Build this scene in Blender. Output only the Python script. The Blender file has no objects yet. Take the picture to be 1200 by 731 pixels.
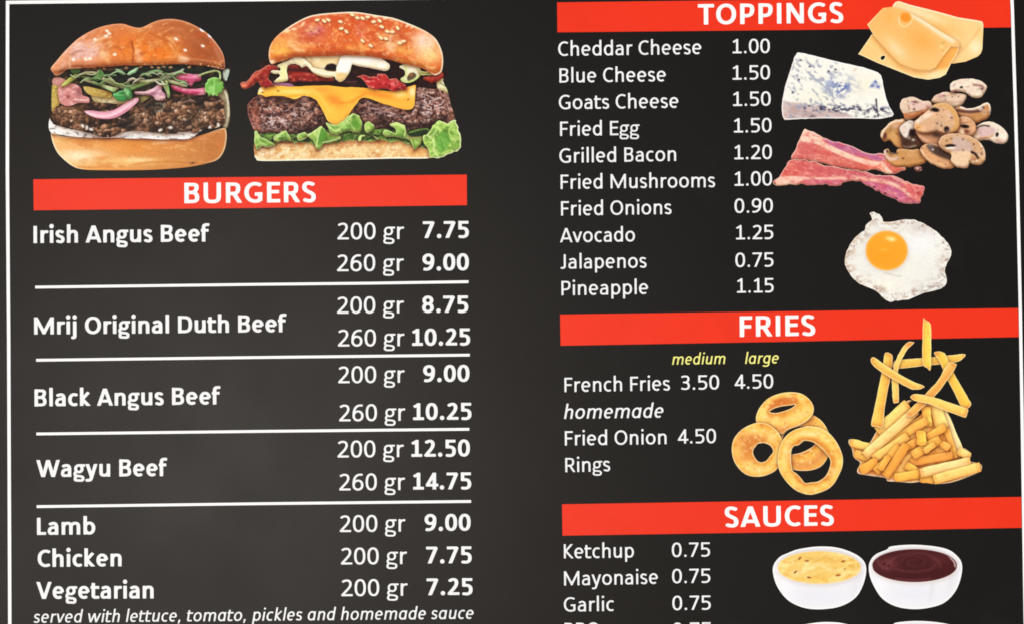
import bpy, math, random
import numpy as np
from mathutils import Vector, Matrix, geometry

# ------------------------------------------------------------------ scene, camera, light
S = bpy.context.scene
COL = S.collection
U = 0.002                      # metres of board per picture unit (board roughly 2.4 m wide)
PW, PH = 1200.0, 731.0
F = 1440.0                     # focal length in picture units
LEAN = math.radians(30.0)      # the board leans back a little, like a wall menu hung on a chain
ROOT = Matrix.Translation((0, 0, 1.5)) @ Matrix.Rotation(math.radians(90.0) - LEAN, 4, 'X')
PITCH, YAW, ROLL = math.radians(0.75), math.radians(-0.30), math.radians(-0.72)
CAM_L = Matrix.Rotation(YAW, 4, 'Y') @ Matrix.Rotation(PITCH, 4, 'X') @ Matrix.Rotation(ROLL, 4, 'Z')
_f = CAM_L @ Vector((0, 0, -1))
CAM_P = -_f * (F * U)
cam = bpy.data.cameras.new('camera'); cam_o = bpy.data.objects.new('camera', cam); COL.objects.link(cam_o)
cam.sensor_width = 36.0; cam.lens = 36.0 * F / PW; cam.clip_start = 0.05; cam.clip_end = 500.0
cam_o.matrix_world = ROOT @ Matrix.Translation(CAM_P) @ CAM_L
S.camera = cam_o

SUN_L = Vector((-0.235, -0.10, 1.0)).normalized()          # towards the sun, in the board's own frame: a little left and low of its normal
sun_dir = (ROOT.to_3x3() @ SUN_L).normalized()
SUN_EL = math.asin(sun_dir.z)
w = bpy.data.worlds.new('World'); S.world = w; w.use_nodes = True
nt = w.node_tree; nt.nodes.clear()
sky = nt.nodes.new('ShaderNodeTexSky'); sky.sky_type = 'NISHITA'; sky.sun_disc = False
bg = nt.nodes.new('ShaderNodeBackground'); bg.inputs['Strength'].default_value = 0.10
wo = nt.nodes.new('ShaderNodeOutputWorld')
nt.links.new(sky.outputs['Color'], bg.inputs['Color']); nt.links.new(bg.outputs['Background'], wo.inputs['Surface'])
sky.sun_elevation = SUN_EL
sky.sun_rotation = math.atan2(sun_dir.x, sun_dir.y)
sun = bpy.data.lights.new('sun', 'SUN'); sun_o = bpy.data.objects.new('sun', sun); COL.objects.link(sun_o)
sun.energy = 3.0; sun.angle = math.radians(0.5); sun.color = (1.0, 0.97, 0.935)
sun_o.rotation_euler = sun_dir.to_track_quat('Z', 'Y').to_euler(); sun_o.location = (-3, -5, 6)
S.view_settings.view_transform = 'Standard'; S.view_settings.look = 'None'
S.view_settings.gamma = 1.0; S.view_settings.exposure = -0.17
S.view_settings.use_curve_mapping = False
S.cycles.filter_width = 1.75

# ------------------------------------------------------------------ helpers
def px(x, y, z=0.0):
    """a point of the board (board frame) for a measured picture position; arrays allowed"""
    x = np.asarray(x, float); y = np.asarray(y, float)
    R = np.array(CAM_L.to_3x3())
    d = np.stack([(x - PW / 2) / F, -(y - PH / 2) / F, -np.ones_like(x)], -1) @ R.T
    P = np.array(CAM_P)
    t = (0.0 - P[2]) / d[..., 2]
    q = P + d * t[..., None]
    q[..., 2] = z
    return q

def lin(c):
    c = np.asarray(c, float) / 255.0
    return np.where(c <= 0.04045, c / 12.92, ((c + 0.055) / 1.055) ** 2.4)

INK = 0.84                     # reflectance of unprinted white vinyl

def print_mat(name, color=None, rough=0.41, spec=0.072, tint=(1, 1, 1), dust=0.05):
    m = bpy.data.materials.new(name); m.use_nodes = True
    n = m.node_tree; b = n.nodes['Principled BSDF']
    tc = n.nodes.new('ShaderNodeTexCoord')
    if color is None:
        at = n.nodes.new('ShaderNodeAttribute'); at.attribute_name = 'ink'
        n.links.new(at.outputs['Color'], b.inputs['Base Color'])
    else:
        # ink density varies a touch across the print
        ns = n.nodes.new('ShaderNodeTexNoise'); ns.inputs['Scale'].default_value = 9.0; ns.inputs['Detail'].default_value = 5.0
        mx = n.nodes.new('ShaderNodeMix'); mx.data_type = 'RGBA'
        a = [float(v) for v in lin(color) * INK]
        mx.inputs[6].default_value = [v * 0.93 for v in a] + [1]; mx.inputs[7].default_value = [min(1, v * 1.07) for v in a] + [1]
        n.links.new(tc.outputs['Object'], ns.inputs['Vector'])
        # dust specks and fine rub marks
        du = n.nodes.new('ShaderNodeTexNoise'); du.inputs['Scale'].default_value = 190.0; du.inputs['Detail'].default_value = 2.0
        dr = n.nodes.new('ShaderNodeMapRange'); dr.inputs['From Min'].default_value = 0.70; dr.inputs['From Max'].default_value = 0.78; dr.inputs['To Max'].default_value = dust
        rb = n.nodes.new('ShaderNodeTexNoise'); rb.inputs['Scale'].default_value = 5.0; rb.inputs['Detail'].default_value = 8.0; rb.inputs['Roughness'].default_value = 0.7
        rr = n.nodes.new('ShaderNodeMapRange'); rr.inputs['From Min'].default_value = 0.55; rr.inputs['From Max'].default_value = 0.8; rr.inputs['To Max'].default_value = dust * 0.35
        ad = n.nodes.new('ShaderNodeMath'); ad.operation = 'ADD'; ad.use_clamp = True
        md = n.nodes.new('ShaderNodeMix'); md.data_type = 'RGBA'; md.inputs[7].default_value = (0.20, 0.19, 0.175, 1)
        for t_, r_ in ((du, dr), (rb, rr)):
            n.links.new(tc.outputs['Object'], t_.inputs['Vector']); n.links.new(t_.outputs['Fac'], r_.inputs['Value'])
        n.links.new(dr.outputs['Result'], ad.inputs[0]); n.links.new(rr.outputs['Result'], ad.inputs[1])
        n.links.new(ad.outputs['Value'], md.inputs[0]); n.links.new(mx.outputs[2], md.inputs[6])
        n.links.new(ns.outputs['Fac'], mx.inputs[0]); n.links.new(md.outputs[2], b.inputs['Base Color'])
    # scuffed satin laminate: uneven gloss, soft buckles of the sheet
    nr = n.nodes.new('ShaderNodeTexNoise'); nr.inputs['Scale'].default_value = 4.0; nr.inputs['Detail'].default_value = 6.0
    mr = n.nodes.new('ShaderNodeMapRange'); mr.inputs['From Min'].default_value = 0.3; mr.inputs['From Max'].default_value = 0.7
    mr.inputs['To Min'].default_value = rough - 0.015; mr.inputs['To Max'].default_value = rough + 0.02
    n.links.new(tc.outputs['Object'], nr.inputs['Vector']); n.links.new(nr.outputs['Fac'], mr.inputs['Value'])
    n.links.new(mr.outputs['Result'], b.inputs['Roughness'])
    nb = n.nodes.new('ShaderNodeTexNoise'); nb.inputs['Scale'].default_value = 1.7; nb.inputs['Detail'].default_value = 2.0
    nb.inputs['Distortion'].default_value = 0.6
    bp = n.nodes.new('ShaderNodeBump'); bp.inputs['Strength'].default_value = 1.0; bp.inputs['Distance'].default_value = 0.0014
    n.links.new(tc.outputs['Object'], nb.inputs['Vector']); n.links.new(nb.outputs['Fac'], bp.inputs['Height'])
    n.links.new(bp.outputs['Normal'], b.inputs['Normal'])
    b.inputs['Specular Tint'].default_value = (*tint, 1)
    b.inputs['Specular IOR Level'].default_value = spec
    return m

M_BLACK = print_mat('black_print', (23, 22, 21), tint=(1.0, 0.92, 0.86))
M_WHITE = print_mat('white_print', (255, 255, 255))
M_TEXT = print_mat('lettering_print', (246, 247, 248))
M_RED = print_mat('red_print', (240, 54, 28))
M_YEL = print_mat('yellow_print', (250, 246, 140))
M_PIC = print_mat('picture_print')

def link(o, parent=None, label=None):
    COL.objects.link(o)
    if parent: o.parent = parent
    if label: o['label'] = label
    return o

def mesh_obj(name, verts, faces, mat, parent, label=None, cols=None):
    me = bpy.data.meshes.new(name)
    me.from_pydata([tuple(map(float, v)) for v in verts], [], [tuple(map(int, f)) for f in faces])
    me.materials.append(mat)
    if cols is not None:
        at = me.attributes.new('ink', 'FLOAT_COLOR', 'POINT')
        c = np.ones((len(verts), 4), np.float32); c[:, :3] = cols
        at.data.foreach_set('color', c.ravel())
    me.update()
    return link(bpy.data.objects.new(name, me), parent, label)

ROUND = 6
def ring_tris(loops):
    """triangulate loops (outer and holes, 2D) -> verts, faces"""
    v3 = [[Vector((p[0], p[1], 0)) for p in l] for l in loops]
    flat = [p for l in loops for p in l]
    return flat, geometry.tessellate_polygon(v3)

def orient(verts, faces):
    out = []
    for a, b, c in faces:
        A, B, Cc = verts[a], verts[b], verts[c]
        cr = (B[0]-A[0])*(Cc[1]-A[1]) - (B[1]-A[1])*(Cc[0]-A[0])
        out.append((a, b, c) if cr > 0 else (a, c, b))
    return out

menu = bpy.data.objects.new('menu_board', None); COL.objects.link(menu)
menu.matrix_world = ROOT
menu['label'] = 'black printed burger menu board with red headings, white prices and food pictures'
menu['category'] = 'menu board'
# ------------------------------------------------------------------ lettering: a humanist sans drawn with a broad pen
def arc(cx, cy, rx, ry, a0, a1, n=28, e=2.15):
    out = []
    for i in range(n + 1):
        a = math.radians(a0 + (a1 - a0) * i / n); c, s = math.cos(a), math.sin(a)
        out.append((cx + rx * math.copysign(abs(c) ** (2 / e), c), cy + ry * math.copysign(abs(s) ** (2 / e), s)))
    return out

def cub(p0, *segs, n=10):
    """polyline through cubic pieces (c1x,c1y,c2x,c2y,x,y) and line pieces (x,y)"""
    out = [p0]
    for s in segs:
        x0, y0 = out[-1]
        if len(s) == 2: out.append(s); continue
        for i in range(1, n + 1):
            t = i / n; u = 1 - t
            out.append((u**3*x0 + 3*u*u*t*s[0] + 3*u*t*t*s[2] + t**3*s[4], u**3*y0 + 3*u*u*t*s[1] + 3*u*t*t*s[3] + t**3*s[5]))
    return out

ADV = {
 'R': dict(zip('abcdefghiklmnoprstuvwyABCDEFGIJKLMNOPQRSTUV', (479,525,423,525,498,305,471,525,229,455,229,799,525,527,525,349,391,335,525,452,715,453,579,544,533,615,488,459,631,252,319,520,420,855,646,662,517,673,543,459,487,642,567))),
 'B': dict(zip('abcdefghijklmnoprstuvwyABCDEFGILMNOPQRSTUVW', (494,537,418,537,503,316,474,537,246,255,480,246,813,537,538,537,355,399,347,537,473,745,474,606,561,529,630,488,459,637,267,423,874,659,676,532,686,563,473,495,653,591,906))),
 'I': dict(zip('acdeghiklmnoprstuvw', (514,416,514,478,514,514,229,455,229,791,514,513,514,343,389,335,514,446,715))),
}
for k in ADV:
    for c in '0123456789': ADV[k][c] = 507
    ADV[k].update({'.': 252 if k != 'B' else 267, ',': 250, ' ': 226})
ADV['R']['2'] = ADV['R']['2']

def glyph(ch, st):
    """strokes of one letter: list of (polyline, closed, width factor), a clip band and dots"""
    A = ADV[st][ch]
    bold = st == 'B'
    s, t = (133, 106) if bold else (90, 75)
    X, C, H, D = (476, 640, 690, -184) if bold else (468, 634, 688, -184)
    L = (62 if bold else 76) + s / 2              # straight stem
    Rn = A - (58 if bold else 72) - s / 2
    rl = (34 if bold else 44) + s / 2             # round side
    ht, hs = t / 2, s / 2
    P = []; dots = []; clip = None
    def add(pl, closed=False, w=1.0): P.append((pl, closed, w))
    def ring(x0, x1, y0, y1, a0=0, a1=360, e=2.15):
        return arc((x0 + x1) / 2, (y0 + y1) / 2, (x1 - x0) / 2, (y1 - y0) / 2, a0, a1, e=e)
    def dot(x, y): dots.append((x, y, s * (0.60 if not bold else 0.62)))
    o0, o1 = ht - 8, -ht + 8                      # overshoot
    if ch in 'n m h r u'.split() or ch == 'm':
        def arch(xl, xr, flip=False):
            m = (xl + xr) / 2
            return cub((xl, X * 0.60), (xl + 10, X * 0.80, m - 60, X - ht + 5, m + 14, X - ht + 5),
                       (xr - 34, X - ht + 5, xr, X * 0.84, xr, X * 0.60), (xr, 0))
        if ch == 'n': add([(L, 0), (L, X - 4)]); add(arch(L, Rn))
        if ch == 'h': add([(L, 0), (L, H)]); add(arch(L, Rn))
        if ch == 'm':
            mid = (L + Rn) / 2; add([(L, 0), (L, X - 4)]); add(arch(L, mid)); add(arch(mid, Rn))
        if ch == 'r':
            add([(L, 0), (L, X - 4)]); add(cub((L, X * 0.60), (L + 25, X * 0.86, L + 80, X - ht + 6, A - 18, X - ht - 2)))
        if ch == 'u':
            add([(Rn, 0), (Rn, X)]); m = (L + Rn) / 2
            add(cub((L, X), (L, X * 0.38), (L, X * 0.17, L + 20, ht - 4, m - 12, ht - 4), (m + 45, ht - 4, Rn - 20, X * 0.18, Rn, X * 0.40)))
    elif ch == 'i': add([(L, 0), (L, X)]); dot(L, 632)
    elif ch == 'j': add(cub((L, X), (L, -60), (L, -130, L - 20, D + ht, L - 95, D + ht))); dot(L, 632)
    elif ch == 'l': add([(L, 0), (L, H)])
    elif ch == 'k':
        add([(L, 0), (L, H)]); clip = (0, H)
        add([(L + 10, X * 0.50), (A - hs - 50 + 20, X + 30)], w=.95); add([(L + 10, X * 0.56), (A - hs + 5, -30)])
    elif ch == 'o': add(ring(rl, A - rl, o0, X + o1), True)
    elif ch == 'c':
        add(ring(rl, A - 22 + 30, o0, X + o1, 58, 300))
    elif ch == 'e':
        y = X * 0.52
        r = ring(rl, A - rl + 2, o0, X + o1, 3, 306)
        add([(rl + 4, y - 6), (A - rl, y - 6)], w=.86); add(r)
    elif ch == 'a' and st != 'I':
        xr = A - (60 if bold else 70) - hs; xl = (34 if bold else 42) + hs; m = (xl + xr) / 2
        add(cub((xl + 16, X * 0.84 - 8), (m - 40, X - ht + 14, xr, X + 10, xr, X * 0.60), (xr, 0)))
        add(cub((xr, X * 0.565), (m + 30, X * 0.575), (xl + 40, X * 0.565, xl, X * 0.46, xl, X * 0.27), (xl, X * 0.05, xl + 70, o0 + 2, m + 5, o0 + 4), (m + 60, o0 + 6, xr - 20, X * .12, xr, X * 0.24)), w=.94)
    elif ch in 'bp':
        add([(L, 0), (L, H)] if ch == 'b' else [(L, D), (L, X - 4)])
        xr = A - rl
        add(ring(L - 8, xr, o0, X + o1, 158, -158))
    elif ch in 'dq' or (ch == 'a' and st == 'I'):
        add([(Rn, 0), (Rn, H if ch == 'd' else X - 2)])
        add(ring(rl, Rn + 8, o0, X + o1, 22, 338))
    elif ch == 'g' and st == 'I':
        add(cub((Rn, X), (Rn, -40), (Rn, -150, Rn - 80, D + ht, (rl + Rn) / 2 - 10, D + ht), ((rl + Rn) / 2 - 70, D + ht, rl + 30, D + ht + 8, rl + 10, D + ht + 22)))
        add(ring(rl, Rn + 8, o0 + 10, X + o1, 22, 338))
    elif ch == 'g':
        w = .86
        add(ring(rl + 4, A * 0.76 - (6 if bold else 0), X * 0.36 + 6, X - ht + 6), True, w)
        add([(A * 0.52, X - ht + 2), (A - 8, X - ht + 2)], w=.92)
        add(cub((A * 0.27, X * 0.42), (A * 0.13, X * 0.30, A * 0.10, X * 0.12, A * 0.30, X * 0.075), (A * 0.5, X * 0.045), (A * 0.78, X * 0.03, A - hs - 10, -20, A - hs - 22, -80),
                (A - hs - 30, D + 10, A * 0.62, D + ht - 8, A * 0.46, D + ht - 8), (A * 0.22, D + ht - 8, hs + 20, D + 50, hs + 22, -82), (hs + 24, -30, A * .18, 0, A * 0.30, X * 0.075)), w=w)
    elif ch == 's':
        xl, xr = (30 if bold else 38) + hs, A - (26 if bold else 34) - hs; m = (xl + xr) / 2
        add(cub((xr - 4, X * 0.85 - 4), (m + 50, X - ht + 10, xl, X + 6, xl, X * 0.735), (xl, X * 0.56, m - 40, X * 0.545, m, X * 0.505), (m + 60, X * 0.455, xr, X * 0.43, xr, X * 0.255), (xr, -6, m - 40, ht - 16, xl - 6, X * 0.15 - 2)), w=.97)
    elif ch == 't':
        xs = A * 0.30 + (6 if bold else 0)
        add(cub((xs, X + 112), (xs, X * 0.24), (xs, ht - 10, xs + 40, ht - 12, A - 22, ht + 2)))
        add([(10, X - ht), (A - 16, X - ht)])
    elif ch == 'f':
        xs = A * 0.34
        add(cub((xs, 0), (xs, H * 0.70), (xs, H - ht + 10, xs + 30, H - ht + 4, A - 2, H - ht - 2)))
        add([(8, X - ht), (A - 26, X - ht)])
    elif ch in 'vw':
        y0, y1 = -60, X + 60; clip = (0, X)
        a = 10 + hs * .98; b = A - a
        k = 60 / X
        def dia(x0, x1): add([(x0 - (x1 - x0) * k, y1), (x1 + (x1 - x0) * k, y0)])
        if ch == 'v': dia(a, A / 2 - 4); dia(b, A / 2 + 4)
        else:
            q = A * 0.29; dia(a, q); dia(A / 2, q + 6); dia(A / 2, A - q - 6); dia(b, A - q)
    elif ch == 'y':
        clip = (D - 10, X); a = 10 + hs; b = A - a
        k = 60 / X
        add([(a - (A / 2 - a) * k, X + 60), (A / 2 - 2, 10)])
        add(cub((b + (b - A / 2) * k, X + 60), (A / 2, -30), (A / 2 - 35, D + ht - 20, A / 2 - 70, D + ht - 5, 30, D + ht - 4)))
    # capitals
    elif ch == 'A':
        clip = (0, C); a = 4 + hs; k = 70 / C
        m = A / 2
        for x0, x1 in ((m - 6, a), (m + 6, A - a)): add([(x0 - (x1 - x0) * k, C + 70), (x1 + (x1 - x0) * k, -70)])
        add([(A * .22, C * .27), (A * .78, C * .27)])
    elif ch in 'BPR':
        add([(L, 0), (L, C)])
        if ch == 'B':
            xr = A - (42 if bold else 56) - hs; y = C * 0.525
            add(cub((L, C - ht), (A * .48, C - ht), (xr - 10, C - ht, xr - 18, C * .86, xr - 18, C * .77), (xr - 18, C * .60, A * .62, y, A * .50, y), (L, y)), w=.97)
            add(cub((A * .5, y), (xr - 30, y, xr, C * .40, xr, C * .27), (xr, C * .12, xr - 50, ht, A * .50, ht), (L, ht)), w=.97)
        else:
            xr = A - (36 if ch == 'P' else 62) - hs; y = C * (0.40 if ch == 'P' else .455)
            add(cub((L, C - ht), (A * .44, C - ht), (xr - 30, C - ht, xr, C * .88, xr, C * .71), (xr, C * .50, xr - 50, y, A * .42, y), (L, y)), w=.97)
            if ch == 'R':
                clip = (0, C); add(cub((A * .42, y), (A * .58, y - 4, A * .62, y - 60, A * .69, C * .24), (A - hs - 2 + 22, -50)))
    elif ch in 'CG':
        y0, y1 = o0, C + o1
        if ch == 'C':
            add(ring(rl, A + (A - rl) * 0.10, y0, y1, 56, 303))
        else:
            xr = A - (56 if bold else 66) - hs
            r = arc((rl + A * .98) / 2, (y0 + y1) / 2, (A * .98 - rl) / 2, (y1 - y0) / 2, 54, 292)
            add(r + [(xr, C * .10)]); add([(xr, C * .08), (xr, C * .50)]); add([(A * .56, C * .50 - ht), (xr + hs, C * .50 - ht)])
    elif ch == 'D':
        xr = A - rl
        add([(L, 0), (L, C)]); m = A * .42
        add(cub((L, C - ht), (m, C - ht), (xr - 60, C - ht, xr, C * .82, xr, C * .5), (xr, C * .17, xr - 60, ht, m, ht), (L, ht)))
    elif ch in 'EFL':
        add([(L, 0), (L, C)]); xr = A - (34 if ch != 'F' else 28)
        if ch != 'L': add([(L, C - ht), (xr, C - ht)]); add([(L, C * (.53 if ch == 'E' else .49)), (xr - 28, C * (.53 if ch == 'E' else .49))])
        if ch != 'F': add([(L, ht), (xr + (8 if ch == 'L' else 2), ht)])
    elif ch == 'I': add([(L + 6, 0), (L + 6, C)])
    elif ch == 'J': xr = A - 78 - hs; add(cub((xr, C), (xr, C * .22), (xr, ht - 14, xr - 60, ht - 14, 16, ht)))
    elif ch == 'K':
        clip = (0, C); add([(L, 0), (L, C)]); add([(L + 10, C * .46), (A - hs - 30 + 40, C + 50)]); add([(L + 20, C * .56), (A - hs + 36, -45)])
    elif ch == 'M':
        clip = (0, C); xr = A - L; m = A / 2
        add([(L, 0), (L, C)]); add([(xr, 0), (xr, C)]); k = .12
        for x in (L, xr): add([(x + (x - m) * k * .3, C * 1.02), (m + (m - x) * .06, -C * .0 + 20)])
    elif ch == 'N':
        clip = (0, C); xr = A - L; add([(L, 0), (L, C)], w=.92); add([(xr, 0), (xr, C)], w=.92); add([(L - 4, C + 4), (xr + 4, -4)], w=1.05)
    elif ch in 'OQ':
        add(ring(rl, A - rl, o0, C + o1), True)
        if ch == 'Q': add(cub((A * .50, ht + 20), (A * .58, -60, A * .74, -120, A * .98, -96)))
    elif ch == 'S':
        xl, xr = (30 if bold else 38) + hs, A - (30 if bold else 36) - hs; m = (xl + xr) / 2
        add(cub((xr - 6, C * 0.87 - 4), (m + 60, C - ht + 12, xl, C + 10, xl, C * 0.745), (xl, C * 0.57, m - 50, C * 0.545, m, C * 0.50), (m + 70, C * 0.44, xr, C * 0.42, xr, C * 0.245), (xr, -6, m - 50, ht - 20, xl - 6, C * 0.125)))
    elif ch == 'T': add([(A / 2, 0), (A / 2, C)]); add([(6, C - ht), (A - 6, C - ht)])
    elif ch == 'U':
        m = A / 2; xr = A - L
        add(cub((L, C), (L, C * .38), (L, C * .12, L + 50, o0, m, o0), (xr - 50, o0, xr, C * .12, xr, C * .38), (xr, C)))
    elif ch in 'VW':
        clip = (0, C); a = 4 + hs; b = A - a; k = 70 / C
        def dia(x0, x1): add([(x0 - (x1 - x0) * k, C + 70), (x1 + (x1 - x0) * k, -70)])
        if ch == 'V': dia(a, A / 2 - 5); dia(b, A / 2 + 5)
        else: q = A * .285; dia(a, q); dia(A / 2 - 4, q + 8); dia(A / 2 + 4, A - q - 8); dia(b, A - q)
    # figures
    elif ch == '0': add(ring(rl - 4, A - rl + 4, o0, C + o1, e=2.35), True)
    elif ch == '1':
        x = A * .53; add([(x, ht), (x, C)]); add([(A * .19, C * .80 - 10), (x, C - ht + 4)], w=.95); add([(A * .14, ht), (A - 40, ht)])
    elif ch == '2':
        xl, xr = 52 + hs, A - 70 - hs
        add(cub((xl - 6, C * .84), (xl + 60, C - ht + 16, xr, C + 10, xr, C * .73), (xr, C * .50, A * .42, C * .32, xl - 14, ht), (A - 36, ht)))
    elif ch == '3':
        xl, xr = 56 + hs, A - 54 - hs; y = C * .525
        add(cub((xl - 6, C * .885), (xl + 80, C - ht + 10, xr - 14, C + 12, xr - 14, C * .755), (xr - 14, C * .57, A * .60, y, A * .46, y), (A * .32, y)), w=.97)
        add(cub((A * .36, y), (xr - 60, y, xr, C * .44, xr, C * .26), (xr, -8, xl + 80, ht - 18, xl - 18, C * .105)), w=.97)
    elif ch == '4':
        x = A * .70; clip = (0, C)
        add([(x, 0), (x, C)]); add([(A * .08, C * .26), (A - 6, C * .26)]); add([(x + 10, C + 8 - 10), (A * .08 + hs * .7, C * .26)], w=.92)
    elif ch == '5':
        xl, xr = 66 + hs, A - 50 - hs
        add([(xl, C - ht), (A - 66, C - ht)]); add([(xl, C), (xl, C * .50)], w=.96)
        add(cub((xl, C * .555), (A * .50, C * .60, xr, C * .58, xr, C * .31), (xr, -8, xl + 60, ht - 16, xl - 26, C * .075)))
    elif ch in '69':
        xl, xr = rl, A - rl
        pl = cub((A - 78, C - ht - 8), (A * .34, C + 6, xl, C * .72, xl, C * .36)) + arc((xl + xr) / 2, C * .315, (xr - xl) / 2, C * .315 - o0, 180, 520)
        if ch == '9': pl = [(A - x, C - y) for x, y in pl]
        add(pl)
    elif ch == '7': clip = (0, C); add([(44, C - ht), (A - 46 - hs * .4, C - ht)]); add([(A - 60 - hs * .5, C - ht * .6), (A * .30, -30)], w=1.02)
    elif ch == '8':
        xl, xr = rl + 4, A - rl - 4
        add(ring(xl + 14, xr - 14, C * .53, C + o1), True, .97); add(ring(xl, xr, o0, C * .53), True, .97)
    elif ch == '.': dot(A / 2, s * .55)
    elif ch == ',': dot(A / 2, s * .5); add([(A / 2 + 10, 30), (A / 2 - 30, -105)], w=.8)
    return A, s, t, P, dots, clip

GCACHE = {}
def outlines(ch, st):
    """closed contours of a letter in 1/1000 em (rounded like letters cut by a plotter)"""
    key = (ch, st)
    if key in GCACHE: return GCACHE[key]
    A, s, t, P, dots, clip = glyph(ch, st)
    h = 6.5
    gx = np.arange(-90, A + 110, h); gy = np.arange(-235, 760, h)
    X, Y = np.meshgrid(gx, gy)
    field = np.full(X.shape, -1e3)
    k = s / t
    for pl, closed, wf in P:
        q = np.array(pl, float); q[:, 1] *= k
        if closed and (abs(q[0] - q[-1]).max() > 1e-6): q = np.vstack([q, q[:1]])
        Yk = Y * k
        best = np.full(X.shape, 1e9)
        n = len(q) - 1
        for i in range(n):
            a, b = q[i], q[i + 1]; d = b - a; L2 = float(d @ d)
            if L2 < 1e-9: continue
            ln = math.sqrt(L2)
            u = ((X - a[0]) * d[0] + (Yk - a[1]) * d[1]) / ln
            v = np.abs((X - a[0]) * d[1] - (Yk - a[1]) * d[0]) / ln
            lo = np.maximum(-u, 0); hi = np.maximum(u - ln, 0)
            e = np.maximum(lo, hi)
            dist = np.hypot(v, e)
            # square ends at the two ends of an open stroke
            r = s / 2 * wf
            if not closed and i == 0: dist = np.where(u < 0, np.maximum(v, r - u * 1.0), dist)
            if not closed and i == n - 1: dist = np.where(u > ln, np.maximum(v, r + (u - ln)), dist)
            best = np.minimum(best, dist)
        field = np.maximum(field, s / 2 * wf - best)
    for dx, dy, r in dots: field = np.maximum(field, r - np.hypot(X - dx, Y - dy))
    if clip: field = np.minimum(field, np.minimum(Y - clip[0], clip[1] - Y))
    field = np.clip(field, -40, 40)
    g = np.array([1, 3, 1], float) / 5
    for ax in (0, 1): field = np.apply_along_axis(lambda r_: np.convolve(np.pad(r_, 1, mode='edge'), g, 'valid'), ax, field)
    loops = contours(field, gx, gy)
    if st == 'I': loops = [[(x + y * 0.176 - 20, y) for x, y in l] for l in loops]
    GCACHE[key] = (A, loops)
    return GCACHE[key]

def contours(f, gx, gy):
    f = np.where(np.abs(f) < 1e-9, 1e-9, f)
    ny, nx = f.shape
    nxt = {}
    pt = {}
    def cross(i0, j0, i1, j1):
        a, b = f[j0, i0], f[j1, i1]; u = a / (a - b)
        key = (i0, j0, i1, j1) if (i0, j0) < (i1, j1) else (i1, j1, i0, j0)
        pt[key] = (gx[i0] + (gx[i1] - gx[i0]) * u, gy[j0] + (gy[j1] - gy[j0]) * u)
        return key
    sgn = f > 0
    mixed = ~((sgn[:-1, :-1] == sgn[1:, :-1]) & (sgn[:-1, :-1] == sgn[:-1, 1:]) & (sgn[:-1, :-1] == sgn[1:, 1:]))
    for j, i in zip(*np.nonzero(mixed)):
        cs = [(i, j), (i + 1, j), (i + 1, j + 1), (i, j + 1)]
        ins = [sgn[c[1], c[0]] for c in cs]
        ent = []; ext = []
        for q in range(4):
            a, b = cs[q], cs[(q + 1) % 4]
            if ins[q] != ins[(q + 1) % 4]:
                key = cross(*a, *b)
                (ext if ins[q] else ent).append((q, key))
        for q, key in ext:            # leaving the inside on this edge: the contour runs from here to the next entry, ccw
            best = min(ent, key=lambda e_: (e_[0] - q) % 4)
            nxt[key] = best[1]
    loops = []
    seen = set()
    for k0 in list(nxt):
        if k0 in seen: continue
        l = []; k = k0
        while k not in seen and k in nxt:
            seen.add(k); l.append(pt[k]); k = nxt[k]
        if len(l) > 6: loops.append(simplify(l, 1.2))
    return loops

def simplify(l, tol):
    P = np.array(l)
    def dp(a, b):
        if b - a < 2: return []
        d = P[b] - P[a]; n = math.hypot(*d) or 1e-9
        q = P[a + 1:b] - P[a]
        h = np.abs(q[:, 0] * d[1] - q[:, 1] * d[0]) / n if n > 1e-6 else np.hypot(q[:, 0], q[:, 1])
        i = int(h.argmax())
        if h[i] < tol: return []
        m = a + 1 + i
        return dp(a, m) + [m] + dp(m, b)
    far = int(np.hypot(*(P - P[0]).T).argmax())
    P = np.vstack([P, P[:1]])
    ids = [0] + dp(0, far) + [far] + dp(far, len(P) - 1)
    return [tuple(P[i]) for i in ids]

def sarea(l): return 0.5 * sum(a[0] * b[1] - b[0] * a[1] for a, b in zip(l, l[1:] + l[:1]))
def inside(p, l):
    r = False
    for a, b in zip(l, l[1:] + l[:1]):
        if (a[1] > p[1]) != (b[1] > p[1]) and p[0] < a[0] + (p[1] - a[1]) / (b[1] - a[1]) * (b[0] - a[0]): r = not r
    return r
def islands(ls):
    """group contours: each outer loop with its own holes"""
    sg = max(ls, key=lambda l: abs(sarea(l))); s0 = sarea(sg) > 0
    outs = [[l] for l in ls if (sarea(l) > 0) == s0]
    for h in ls:
        if (sarea(h) > 0) != s0:
            for g in outs:
                if inside(h[0], g[0]): g.append(h); break
    return outs

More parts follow.
